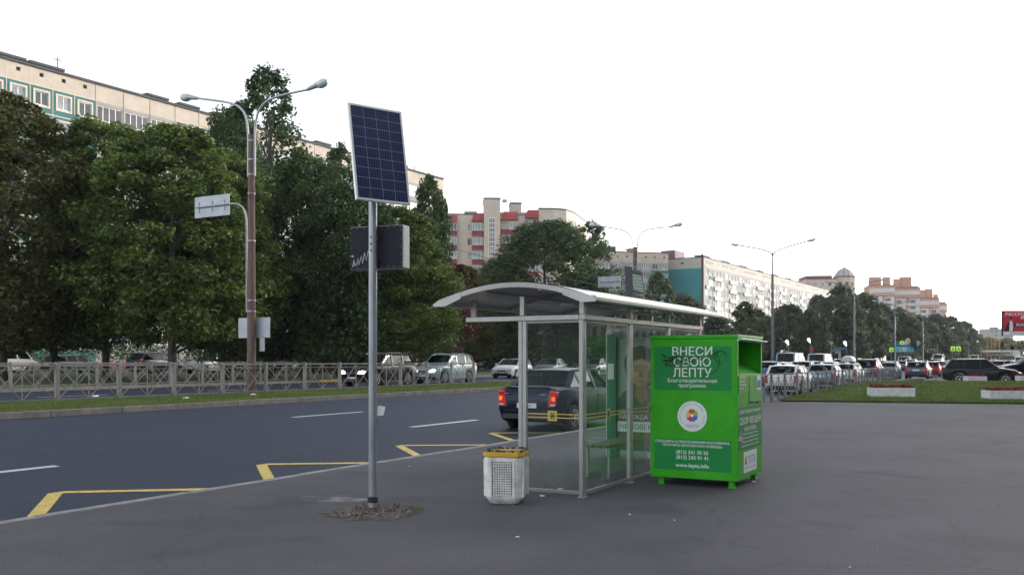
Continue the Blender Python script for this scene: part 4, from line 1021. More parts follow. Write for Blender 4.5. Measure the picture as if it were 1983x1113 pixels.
def windows(root, L, y=.12, frame='win_frame', glassm='win_glass', fw=.07, pane=True, seed=1, limit=100, count=None):
    # L: (xc, zc, w, h, mullions); those past the limit are gathered in one part
    rest = MB(); n = count[0] if count else 0; g = random.Random(seed)
    for (x, z, w, h, nm) in L:
        gm = glassm if g.random() > .3 else 'win_dark'
        fm, pm = win_mesh(w, h, nm, frame, gm, fw)
        if n < limit:
            o = bpy.data.objects.new('window', fm); COL.objects.link(o); o.parent = root; o.location = (x, y, z)
            p = bpy.data.objects.new('pane', pm); COL.objects.link(p); p.parent = o
        else:
            for me, k in ((fm, 0), (pm, 1 if gm == glassm else 2)):
                rest.add([(v.co.x + x, v.co.y + y, v.co.z + z) for v in me.vertices], [tuple(f.vertices) for f in me.polygons], k)
        n += 1
    if rest.v: tag(rest.build('windows', [frame, glassm, 'win_dark'], root), kind='stuff')
    if count: count[0] = n
    return n
def roof_box(b, x, y, z, w, d, h): b.span((x - w / 2, y, z), (x + w / 2, y + d, z + h)); b.span((x - w / 2 - .4, y - .4, z + h), (x + w / 2 + .4, y + d + .4, z + h + .25), 1)

# --- building 1: long cream and teal panel block behind the maples
X1, D1 = -50.4, 91.0
bx, by = CA * X1 + SA * D1, -SA * X1 + CA * D1
ang1 = math.atan2(-.0608, .998)
root = thing('apartment_building', 'long nine-storey cream panel block with teal panels and glazed balconies behind the maples', 'building', (bx, by, 0), ang1)
ZT, L1 = 31.6, 72.8; SH = 2.68; ZW = 28.35
secs = [(-22, -9, 'L'), (-9, 10.25, 'T'), (10.25, 23.8, 'L'), (23.8, 36.4, 'T'), (36.4, 50, 'L'), (50, 60.1, 'T'), (60.1, 66.5, 'L'), (66.5, L1, 'W')]
holes, wins, sur, log = [], [], [], []
seams = [-22]
for a, c, k in secs:
    n = max(1, round((c - a) / (2.52 if k != 'L' else 3.35))); w = (c - a) / n
    for i in range(n):
        x = a + w * (i + .5); seams.append(a + w * (i + 1))
        for f in range(10):
            z = ZW - SH * f
            if z < 1.5: continue
            if k == 'L': ww, hh = w - .35, 1.65; holes.append((x - ww / 2, x + ww / 2, z - hh / 2, z + hh / 2)); wins.append((x, z, ww, hh, 4)); log.append((x, z, w))
            else: ww, hh = 1.4, 1.38; holes.append((x - ww / 2, x + ww / 2, z - hh / 2, z + hh / 2)); wins.append((x, z, ww, hh, 2)); sur.append((x, z, ww, hh))
        if k != 'L': holes.append((x - .22, x + .22, 30.55, 30.95))
def mf1(x, z):
    if z > 29.55: return 0
    for a, c, k in secs:
        if a <= x <= c:
            if k == 'T': return 1
            if k == 'L': return 2
    return 0
b = MB(); wall_holes(b, -22, L1, 0, ZT - .25, holes, 0, .2, mf1, cuts_x=[s_[0] for s_ in secs], cuts_z=[29.55])
b.span((-22, .2, 0), (L1, .24, ZT - .3), 3); b.quad((L1, 0, 0), (L1, 13, 0), (L1, 13, ZT - .25), (L1, 0, ZT - .25), 0); b.quad((-22, 0, 0), (-22, 13, 0), (-22, 13, ZT - .25), (-22, 0, ZT - .25), 0); b.quad((-22, 13, 0), (L1, 13, 0), (L1, 13, ZT - .25), (-22, 13, ZT - .25), 0)
b.build('wall', ['panel_cream', 'panel_teal', 'panel_grey', 'vent_dark'], root, fix=False)
b = MB(); b.span((-22.15, -.18, ZT - .25), (L1 + .15, 13.1, ZT)); rf = b.build('roof', 'roof_dark', root)
b = MB()
for x in (2.2, 6.0, 19.5, 24.0, 29.0, 31.5, 47.0, 55, 64.5): b = MB(); roof_box(b, x, 2.2, ZT, 2.2 if x != 6.0 else 3.0, 1.6, .75); b.build('vent_stack', ['panel_grey', 'roof_dark'], rf)
b = MB()
b.tube([(7.3, 2.2, ZT), (7.3, 2.2, ZT + 2.2)], .05, 6, 1); b.span((6.9, 2.17, ZT + 1.9), (7.7, 2.23, ZT + 1.96), 1); b.tube([(69, 3, ZT), (69, 3, ZT + 1.6)], .07, 6, 1)
b.build('aerial', ['panel_grey', 'roof_dark'], rf)
b = MB()
for x in seams: b.span((x - .035, -.012, 1), (x + .035, .0, ZT - .25), 0 if any(k == 'L' and a - .1 <= x <= c + .1 for a, c, k in secs) else 1)
for f in range(11):
    for a, c, k in secs:
        if k == 'T': z = 29.62 - SH * f; b.span((a, -.014, z - .09), (c, -.001, z + .02), 1)
b.build('panel_joint', ['panel_seam', 'win_surround'], root)
rest = MB()
for n_, (x, z, w, h) in enumerate(sorted(sur, key=lambda q: -q[1])):
    b = MB() if n_ < 100 else rest
    for q in ((x - w / 2 - .2, x - w / 2, z - h / 2 - .2, z + h / 2 + .2), (x + w / 2, x + w / 2 + .2, z - h / 2 - .2, z + h / 2 + .2), (x - w / 2, x + w / 2, z - h / 2 - .2, z - h / 2), (x - w / 2, x + w / 2, z + h / 2, z + h / 2 + .2)): b.span((q[0], -.05, q[2]), (q[1], -.0, q[3]))
    if n_ < 100: b.build('window_surround', 'win_surround', root)
if rest.v: tag(rest.build('window_surround', 'win_surround', root), kind='stuff')
pieces('balcony_front', 'panel_grey', root, [((x - w / 2 + .1, -.10, z - 1.75), (x + w / 2 - .1, -.0, z - .88)) for x, z, w in sorted(log, key=lambda q: -q[1])])
wins.sort(key=lambda q: -q[1]); windows(root, wins, fw=.09, seed=4)
b = MB(); b.span((-22, -.25, 0), (L1, -.02, 1.35)); b.build('plinth', 'maroon', root)

# --- unseen block added on the near side: it shades the pavement and darkens reflections
root = thing('apartment_building', 'tall grey panel block added out of view on the near side to shade the pavement', 'building', (215, -40, 0), PI)
holes = [(3 * k + .8, 3 * k + 2.3, 1.6 + 2.8 * f, 3.2 + 2.8 * f) for k in range(92) for f in range(12)]
b = MB(); b.span((0, 0.3, 0), (277, 14, 36)); 
b.build('wall', 'panel_grey', root)
b = MB(); wall_holes(b, 0, 277, 0, 36, holes, 0, .2); b.build('facade', 'panel_grey', root, fix=False)
b = MB(); b.span((.1, .19, .5), (276.9, .28, 35.8)); b.build('window', 'win_dark', root)
b = MB(); b.span((-.2, -.3, 36), (277.2, 14.2, 36.4)); b.build('roof', 'roof_dark', root)

# --- building 2: cream brick block with maroon balconies and red mansard bays
x, y = W(937, 190); m2 = 190 / FPX
root = thing('apartment_building', 'cream brick block with red mansard bays, maroon balconies and a tall stair tower', 'building', (x, y, 0), HEAD + R(3))
def bxp(px): return (px - 937) * m2
def bzp(py): return EYE + (HY - py) * m2
st = 27.3 * m2
cnt = [0]
b = MB()
lw_holes, W2 = [], []
for f in range(11):
    z = bzp(441) - f * st
    if z < 2: break
    W2.append((bxp(912), z, 1.5, 1.5, 2)); W2.append((bxp(1012), z + .15, 1.4, 1.5, 2))
holes = [(q[0] - q[2] / 2, q[0] + q[2] / 2, q[1] - q[3] / 2, q[1] + q[3] / 2) for q in W2]
wall_holes(b, bxp(850), bxp(937), 0, bzp(416), holes); wall_holes(b, bxp(968), bxp(1041), 0, bzp(410), holes)
b.quad((bxp(850), 0, 0), (bxp(850), 14, 0), (bxp(850), 14, bzp(416)), (bxp(850), 0, bzp(416)))
# tower
ty = -1.8; z1 = bzp(388)
b.span((bxp(937), ty, 0), (bxp(968), 6, z1)); b.span((bxp(990), 4, bzp(412)), (bxp(1012), 9, bzp(388)))
# right block with chamfered corner
zc = bzp(405); pl = [(bxp(1043), -.6), (bxp(1072), -.6), (bxp(1072) + .02, -.6), (bxp(1098), .6), (bxp(1118), 4.5), (bxp(1165), 19)]
for p, q in zip(pl[:-1], pl[1:]): b.quad((p[0], p[1], 0), (q[0], q[1], 0), (q[0], q[1], zc), (p[0], p[1], zc))
b.quad((bxp(1043), -.6, 0), (bxp(1043), 8, 0), (bxp(1043), 8, zc), (bxp(1043), -.6, zc))
b.build('wall', 'brick_cream', root, fix=False)
b = MB(); b.span((bxp(849), -.1, bzp(416)), (bxp(1043), 13, bzp(414))); b.span((bxp(936), ty - .1, z1), (bxp(969), 6.1, z1 + .25)); b.span((bxp(989), 3.9, bzp(388)), (bxp(1013), 9.1, bzp(385)))
b.prism([(p[0], p[1] - .05) for p in pl] + [(bxp(1043), 19)], (0, 0, zc), (1, 0, 0), (0, 1, 0), .3); rf = b.build('roof', 'roof_dark', root)
b = MB(); b.span((bxp(899), 3, bzp(414)), (bxp(924), 6, bzp(405))); b.tube([(bxp(985), 5, bzp(388)), (bxp(985), 5, bzp(378))], .08, 6); b.tube([(bxp(998), 6, bzp(385)), (bxp(998), 6, bzp(350))], .05, 6); b.tube([(bxp(978), 2, bzp(388)), (bxp(978), 2, bzp(383))], .5, 8)
b.build('vent_stack', 'panel_grey', rf)
# bays
BAY = [(862, 885, 417, -.9), (914, 936, 413, -.9), (971, 1003, 409, -.7), (1017, 1043, 406, -.9)]
wb = []; mb_, md, mw = MB(), MB(), MB()
for pa, pb, pt_, yy in BAY:
    a, c = bxp(pa), bxp(pb); zt_ = bzp(pt_); zl = bzp(pt_ + 16 if pa > 1000 or pa < 960 else pt_ + 17)
    md.add([(a + .5, yy + .8, zt_), (c - .0, yy + .8, zt_), (c, yy - .2, zl), (a - .1, yy - .2, zl), (a + .5, .5, zt_), (c, .5, zt_), (c, .5, zl), (a - .1, .5, zl)], [(0, 1, 2, 3), (1, 5, 6, 2), (0, 3, 7, 4), (0, 4, 5, 1), (3, 2, 6, 7)])
    for f in range(11):
        z = bzp(441) - f * st - (0 if pa < 960 else -.4)
        if z < 2: break
        q_ = MB(); q_.span((a, yy, z - 1.85), (c, -.01, z - .72)); q_.build('balcony_front', 'maroon', root)
        mw.span((a, yy - .05, z - .76), (c, -.01, z - .68)); mw.span((a, yy - .04, z - 1.95), (c, -.01, z - 1.86))
        if not (pa == 971 and f in (0, 2, 3, 4)): wb.append(((a + c) / 2, z + .05, c - a - .1, 1.45, 4))
        else: wb.append(((a + c) / 2 + .6, z - .05, 1.4, 1.5, 2))
md.build('mansard', 'red_roof', root); mw.build('balcony_trim', 'win_surround', root)
mm = MB()
for f in range(11):
    z = bzp(457) - f * st
    for pa, pb, yy in ((937, 968, ty), (890, 913, 0), (1043, 1072, -.6)): mm.span((bxp(pa) + .02, yy - .03, z - .12), (bxp(pb) - .02, yy - .002, z + .12))
mm.build('string_course', 'win_surround', root)
# stair window: a tall strip of white-framed panes
b = MB(); a, c = bxp(946.5), bxp(957.5); zt_, zb_ = bzp(425), 3
for k in range(4): xx = a + (c - a) * k / 3; b.span((xx - .06, ty - .06, zb_), (xx + .06, ty - .005, zt_))
z = zt_
while z > zb_: b.span((a, ty - .055, z - .07), (c, ty - .004, z + .07)); z -= st / 3
sw = b.build('stair_window', 'win_frame', root); b = MB(); b.span((a, ty - .03, zb_), (c, ty - .002, zt_)); b.build('pane', 'win_dark', sw)
windows(root, W2[:], y=.12, seed=2, count=cnt); windows(root, wb, y=-.92, seed=3, count=cnt)
wr = []
for f in range(10):
    z = bzp(432) - f * st
    if z < 2: break
    for pa, yy in ((1058, -.64), (1085, .0), (1108, 2.6)): wr.append((bxp(pa), z, 1.5 if pa < 1100 else .9, 1.6, 2, yy))
for q in wr:
    fm, pm = win_mesh(q[2], q[3], q[4], 'win_frame', 'win_dark'); o = bpy.data.objects.new('window', fm); COL.objects.link(o); o.parent = root; o.location = (q[0], q[5] - .06 + (.0 if q[0] < bxp(1070) else .0), q[1]); o.rotation_euler = (0, 0, 0 if q[0] < bxp(1072) else (R(24) if q[0] < bxp(1098) else R(62)))
    p = bpy.data.objects.new('pane', pm); COL.objects.link(p); p.parent = o

# --- building 3: cream and teal panel block end-on behind the shelter roof
x, y = W(1172, 236); e3 = R(14)
root = thing('apartment_building', 'cream topped panel block with grey teal panels seen behind the bus stop sign', 'building', (x, y, 0), HEAD + e3)
m3 = 241 / FPX; L3 = 125 * m3 / math.cos(e3); ZT3 = EYE + (HY - 490) * m3; st3 = 20.2 * m3
x0 = -6; holes, wins, lg3 = [], [], []
n = 8; w = L3 / 6.8
for i in range(-1, 7):
    xc = w * (i + .35)
    for f in range(10):
        z = ZT3 - 3.7 - st3 * f
        if z < 1.5: continue
        wd = 1.5 if i not in (4,) else 2.5
        wins.append((xc, z, wd, 1.5, 2 if i != 4 else 4)); holes.append((xc - wd / 2, xc + wd / 2, z - .75, z + .75))
        if i == 4: lg3.append((xc, z))
    holes.append((xc - .25, xc + .25, ZT3 - 1.5, ZT3 - 1.05))
b = MB(); wall_holes(b, x0, L3, 0, ZT3 - .2, holes, 0, .2, lambda xx, zz: 0 if zz > ZT3 - 2.75 else (1 if ((ZT3 - zz - 2.75) % st3) < st3 * .36 or True and int((xx + 30) / w) % 2 else 2), cuts_z=[ZT3 - 2.75], cuts_x=[w * k for k in range(-2, 8)])
b.span((x0, .2, 0), (L3, .24, ZT3 - .3), 3); b.quad((L3, 0, 0), (L3, 12, 0), (L3, 12, ZT3 - .2), (L3, 0, ZT3 - .2), 2)
b.build('wall', ['panel_cream', 'panel_grey', 'panel_grey', 'vent_dark'], root, fix=False)
b = MB()
for i in range(-1, 7):
    if i == 4: continue
    for f in range(9): z = ZT3 - 3.7 - st3 * (f + .5); b.span((w * (i + .35) - w * .40, -.03, z - .42), (w * (i + .35) + w * .40, -.002, z + .42))
b.build('spandrel', 'panel_teal', root)
pieces('balcony_front', 'panel_grey', root, [((q[0] - 1.4, -.5, q[1] - 1.8), (q[0] + 1.4, -.01, q[1] - .8)) for q in lg3])
b = MB(); b.span((x0 - .1, -.15, ZT3 - .2), (L3 + .1, 12, ZT3)); rf = b.build('roof', 'red_roof', root)
b = MB(); roof_box(b, .5, 3, ZT3, 3.2, 3, 1.0); b.span((2.2, 3, ZT3), (4.0, 5, ZT3 + 1.6), 1); roof_box(b, 8.6, 3, ZT3, 1.6, 2, .9); b.build('vent_stack', ['panel_grey', 'roof_dark'], rf)
windows(root, wins, y=.12, seed=7)

# --- building 4: long white-balconied block with the teal gable
X4, D4 = (1363 - CX) / FPX * 241, 241.0
bx, by = CA * X4 + SA * D4, -SA * X4 + CA * D4
root = thing('apartment_building', 'very long pale panel block with white balconies and a blank teal gable end', 'building', (bx, by, 0), R(-3.2))
ZT4, L4, st4 = 28.6, 146.0, 2.62
holes, wins, whites, greys, tealp = [], [], [], [], []
x = 1.2; i = 0
pat = ['w', 'B', 'b', 'w', 'B', 'w', 'b']
mods = []
while x < L4 - 6:
    wd = 6.2; mods.append((x, wd, i)); x += wd; i += 1
for x, wd, i in mods:
    for f in range(9):
        z = ZT4 - 3.9 - st4 * f
        if z < 1.5: continue
        if i == 0: 
            wins.append((x + 1.2, z, 2.0, 1.6, 3)); wins.append((x + 4.2, z, 3.0, 1.6, 4)); tealp.append((x + 2.8, x + 5.9, z - 1.7, z - .85)); whites.append((x + .1, x + 2.4, z - 1.8, z - .85)) if f % 2 else None
        elif i % 2: wins.append((x + 1.6, z, 2.4, 1.65, 3)); wins.append((x + 4.5, z, 2.6, 1.65, 4)); whites.append((x + .15, x + wd - .15, z - 1.85, z - .86))
        else: wins.append((x + 1.5, z, 2.0, 1.55, 3)); wins.append((x + 4.3, z, 2.0, 1.55, 3)); (tealp if (i % 4 == 0 and f % 2) else greys).append((x + .5, x + wd - .5, z - 1.7, z - .86))
    if i % 3 != 1:
        for k in range(4): holes.append((x + .6 + 1.4 * k, x + 1.0 + 1.4 * k, ZT4 - 1.5, ZT4 - 1.05))
holes += [(q[0] - q[2] / 2, q[0] + q[2] / 2, q[1] - q[3] / 2, q[1] + q[3] / 2) for q in wins]
b = MB(); wall_holes(b, 0, L4, 0, ZT4 - .2, holes, 0, .2, lambda xx, zz: 0 if zz > ZT4 - 2.7 else 1, cuts_z=[ZT4 - 2.7])
b.span((0.05, .2, 0), (L4, .24, ZT4 - .3), 2)
b.quad((0, 0, ZT4 - 3.0), (0, 12.5, ZT4 - 3.0), (0, 12.5, ZT4 - .2), (0, 0, ZT4 - .2), 0); b.quad((0, 0, 0), (0, 12.5, 0), (0, 12.5, ZT4 - 3), (0, 0, ZT4 - 3), 1); b.quad((0, 12.5, 0), (L4, 12.5, 0), (L4, 12.5, ZT4 - .2), (0, 12.5, ZT4 - .2), 1)
b.build('wall', ['panel_pale', 'grey_blue_panel', 'vent_dark'], root, fix=False)
b = MB(); b.span((-.12, .25, 0), (-.01, 12.4, ZT4 - 2.95)); b.build('gable_cladding', 'teal_wall', root)
b = MB(); b.span((-.025, 5.6, ZT4 - 1.7), (-.002, 6.3, ZT4 - 1.15)); b.build('vent', 'vent_dark', root)
b = MB(); b.span((-.15, -.15, ZT4 - .2), (L4, 12.6, ZT4)); rf = b.build('roof', 'roof_dark', root)
b = MB()
for x in range(8, 140, 16): b = MB(); roof_box(b, x, 2.5, ZT4, 5.0, 2, .8); b.build('vent_stack', ['panel_grey', 'roof_dark'], rf)
b = MB()
b.span((-.0, 8, ZT4), (7, 12, ZT4 + 2.2), 2); b.build('vent_stack', ['panel_grey', 'roof_dark', 'purple_roof'], rf)
for nm, lst, mt, yy in (('balcony_front', whites, 'balcony_white', -.35), ('balcony_front', greys, 'balcony_grey', -.08), ('balcony_front', tealp, 'panel_teal', -.10)):
    pieces(nm, mt, root, [((q[0], yy, q[2]), (q[1], -.005, q[3])) for q in lst], 100 if mt == 'balcony_white' else 0)
wins.sort(key=lambda q: q[0]); windows(root, wins, y=.1, frame='panel_pale', glassm='win_curtain', fw=.12, seed=9)

# --- building 5: pinkish block with a domed corner tower
x, y = W(1560, 395); m5 = 395 / FPX
root = thing('apartment_building', 'pinkish block with a grey domed corner tower beyond the long pale block', 'building', (x, y, 0), HEAD + R(-6))
zt_ = EYE + (HY - 541) * m5; tx = 82 * m5; zt2 = EYE + (HY - 536) * m5
b = MB(); b.span((0, 0, 0), (tx - 5, 15, zt_)); b.lathe([(4.6, 0), (4.6, zt2)], (tx - .6, 6, 0), 10); b.build('wall', 'pink_wall', root)
b = MB(); b.span((0, -.2, zt_), (11, 15, zt_ + 1.6)); b.span((11, -.1, zt_), (tx - 5, 15, zt_ + .4)); b.build('roof', 'purple_roof', root)
b = MB(); b.lathe([(4.9, zt2), (4.8, zt2 + .5)], (tx - .6, 6, 0), 10, 1); b.lathe([(4.1, zt2 + .5), (3.7, zt2 + 1.6), (2.6, zt2 + 3.0), (1.1, zt2 + 3.8), (.4, zt2 + 4.5), (.05, zt2 + 5.2)], (tx - .6, 6, 0), 10, 0)
for k in range(10): a = 2 * PI * k / 10; b.tube([(tx - .6 + r_ * math.cos(a), 6 + r_ * math.sin(a), zt2 + h_) for r_, h_ in ((4.15, .5), (3.75, 1.6), (2.65, 3.0), (1.1, 3.85))], .12, 5, 1)
b.build('dome', ['dome_grey', 'purple_roof'], root)
w5 = []
for f in range(11):
    z = zt_ - 2.2 - 3 * f
    if z < 2: break
    for k in range(5): w5.append((1 + 3.0 * k, z, 1.5, 1.7, 2))
windows(root, w5, y=-.06, seed=12)
b = MB()
for f in range(11):
    z = zt2 - 3 - 3 * f
    for k in (6, 7, 8): a = 2 * PI * (k + .5) / 10; b.box((tx - .6 + 4.42 * math.cos(a), 6 + 4.42 * math.sin(a), z), (.3, 1.4, 1.7), a)
b.build('tower_window', 'win_dark', root)

# --- building 6: group of red brick and white blocks, a thing each
def brick_block(px0, px1, py, d, yaw, label, extras, seed, band=True):
    x, y = W(px0, d); mm_ = d / FPX; Wd = (px1 - px0) * mm_ / math.cos(yaw); zt = EYE + (HY - py) * mm_
    root = thing('brick_building', label, 'building', (x, y, 0), HEAD + yaw, 'red brick and white blocks far along the avenue')
    b = MB(); n = max(2, int(Wd / 5.5)); w = Wd / n
    for i in range(n):
        yy = -.6 if i % 2 == 0 else 0
        b.span((w * i, yy, 0), (w * (i + 1) - .01, 16, zt - 5.4), 1); b.span((w * i + .1, yy - .03, 0), (w * i + w * .28, yy - .001, zt - 5.4), 0)
    b.span((-.1, -.7, zt - 5.2), (Wd + .1, 16, zt - .3), 0); b.span((-.12, -.75, zt - 3.6), (Wd + .12, -.7, zt - 1.6), 1)
    b.build('wall', ['brick_red', 'white_panel'], root)
    b = MB(); b.span((-.3, -.9, zt - .3), (Wd + .3, 16, zt)); rf = b.build('roof', 'roof_dark', root)
    b = MB()
    for (fx, ww, hh) in extras: b.span((Wd * fx, 2, zt), (Wd * fx + ww, 2 + ww, zt + hh))
    b.build('chimney', 'brick_red', rf)
    L, bal = [], MB()
    f = 0
    while True:
        z = zt - 7 - 3 * f; f += 1
        if z < 8: break
        for i in range(n):
            if i % 2: bal.span((w * i + .3, -.95, z - 1.9), (w * (i + 1) - .3, -.01, z - .9))
            L.append((w * (i + .5), z, min(2.4, w - .8), 1.7, 3))
    bal.build('balcony_front', 'white_panel', root)
    for q in L[:100]:
        fm, pm = win_mesh(q[2], q[3], q[4], 'win_frame', 'win_dark'); o = bpy.data.objects.new('window', fm); COL.objects.link(o); o.parent = root; o.location = (q[0], -.64 if int(q[0] / w) % 2 == 0 else -.04, q[1])
        p = bpy.data.objects.new('pane', pm); COL.objects.link(p); p.parent = o
brick_block(1684, 1728, 552, 440, R(-12), 'red brick block with a pale grey upper band right of the domed building', [(.05, 5, 4), (.6, 3, 4)], 1)
brick_block(1727, 1776, 557, 455, R(-14), 'tallest red brick and white block with several roof chimneys', [(.1, 3, 4.5), (.35, 5, 5.5), (.75, 3, 1)], 2)
brick_block(1778, 1815, 577, 480, R(-12), 'red brick block with rounded corner and roof towers, second from the right', [(.1, 3, 4.5), (.45, 3, 5), (.8, 2, 2)], 3)
brick_block(1817, 1832, 587, 510, R(-10), 'narrow red brick block at the right end of the brick group', [(.3, 3, 1)], 4)
x, y = W(1916, 620); mm_ = 620 / FPX
root = thing('grey_building', 'low flat grey apartment block on the horizon left of the red billboard', 'building', (x, y, 0), HEAD)
b = MB(); zt_ = EYE + (HY - 637) * mm_; b.span((0, 0, 0), (16, 14, zt_)); b.span((3, 2, zt_), (7, 6, zt_ + 1.6)); b.build('wall', 'panel_grey', root)
windows(root, [(1.8 + 2.6 * k, zt_ - 1.8 - 2.8 * f, 1.4, 1.5, 2) for k in range(6) for f in range(5)], y=-.06, seed=3)
b = MB(); b.span((-.2, -.2, zt_), (16.2, 14.2, zt_ + .25)); b.build('roof', 'roof_dark', root)
x, y = W(1893, 300); root = thing('filling_station', 'low white roadside pavilion with slim orange posts near the horizon', 'building', (x, y, 0), HEAD)
b = MB(); b.span((0, 2, 0), (15, 10, 4.2)); b.build('wall', 'white_panel', root)
b = MB(); b.span((-1, -3, 4.2), (12, 6, 4.8)); b.build('canopy', 'white_panel', root)
for k in range(5): b = MB(); b.tube([(.8 + 1.3 * k, -2, 0), (.8 + 1.3 * k, -2, 8.5)], .10, 6); b.build('post', 'orange', root)
b = MB(); b.span((1, 1.9, .3), (13, 1.98, 3)); b.build('window', 'win_dark', root)
# small blue roofed kiosk
x, y = W(1602, 150); root = thing('kiosk', 'small pale kiosk with a blue roof edge among the roadside trees', 'kiosk', (x, y, .3), HEAD)
b = MB(); b.span((0, 0, 0), (2.2, 2.2, 3.0)); b.build('wall', 'white_panel', root)
b = MB(); b.span((-.6, -.4, 3.0), (3.0, 2.5, 3.35)); b.build('roof', 'sign_blue', root); b = MB(); b.span((.4, -.03, 1.2), (1.8, -.005, 2.4)); b.build('window', 'win_dark', root); b = MB(); b.tube([(-.9, -.3, 0), (-.9, -.3, 3.8)], .07, 6); b.build('post', 'steel_pole', root)

# ------------------------------------------------------------------ cars
def interp(P, x):
    if x <= P[0][0]: return P[0][1]
    for (a, u), (c, v) in zip(P[:-1], P[1:]):
        if x <= c: return u + (v - u) * (x - a) / (c - a)
    return P[-1][1]
CARS = {
 'sedan': dict(L=4.26, W=1.76, H=1.53, R=.315, ax=(1.30, -1.33), belt=.95, top=[(-2.13, .97), (-2.06, 1.03), (-1.6, 1.055), (-1.3, 1.04), (.9, .99), (1.35, .93), (1.9, .80), (2.13, .62)], g=(.92, .18, -.92, -1.52), pil=(.0, -.80), sill=.20),
 'hatch': dict(L=4.25, W=1.80, H=1.48, R=.32, ax=(1.32, -1.30), belt=.96, top=[(-2.12, .94), (-2.0, .99), (-1.6, 1.0), (.95, .98), (1.4, .92), (1.9, .78), (2.12, .60)], g=(1.0, .20, -1.55, -2.02), pil=(-.05, -1.0), sill=.19),
 'suv': dict(L=4.50, W=1.84, H=1.71, R=.365, ax=(1.38, -1.27), belt=1.10, top=[(-2.25, 1.06), (-2.15, 1.12), (-1.6, 1.13), (.9, 1.10), (1.3, 1.06), (1.95, .95), (2.25, .76)], g=(1.0, .32, -1.75, -2.12), pil=(.0, -.95), sill=.26),
 'wagon': dict(L=4.55, W=1.77, H=1.50, R=.32, ax=(1.38, -1.28), belt=.96, top=[(-2.27, .93), (-2.15, .98), (-1.6, .99), (.95, .98), (1.4, .92), (2.0, .79), (2.27, .62)], g=(1.0, .22, -1.80, -2.15), pil=(-.05, -.98), sill=.19),
 'van': dict(L=4.95, W=1.95, H=2.12, R=.34, ax=(1.55, -1.50), belt=1.18, top=[(-2.47, 1.14), (-2.35, 1.19), (1.4, 1.17), (1.75, 1.10), (2.2, .95), (2.47, .74)], g=(1.80, 1.05, -2.26, -2.40), pil=(.55, -.8), sill=.26),
 'minibus': dict(L=5.6, W=2.05, H=2.62, R=.36, ax=(1.75, -1.70), belt=1.30, top=[(-2.8, 1.26), (-2.7, 1.31), (1.7, 1.28), (2.1, 1.15), (2.5, 1.0), (2.8, .8)], g=(2.15, 1.45, -2.62, -2.74), pil=(.8, -.9), sill=.28),
}
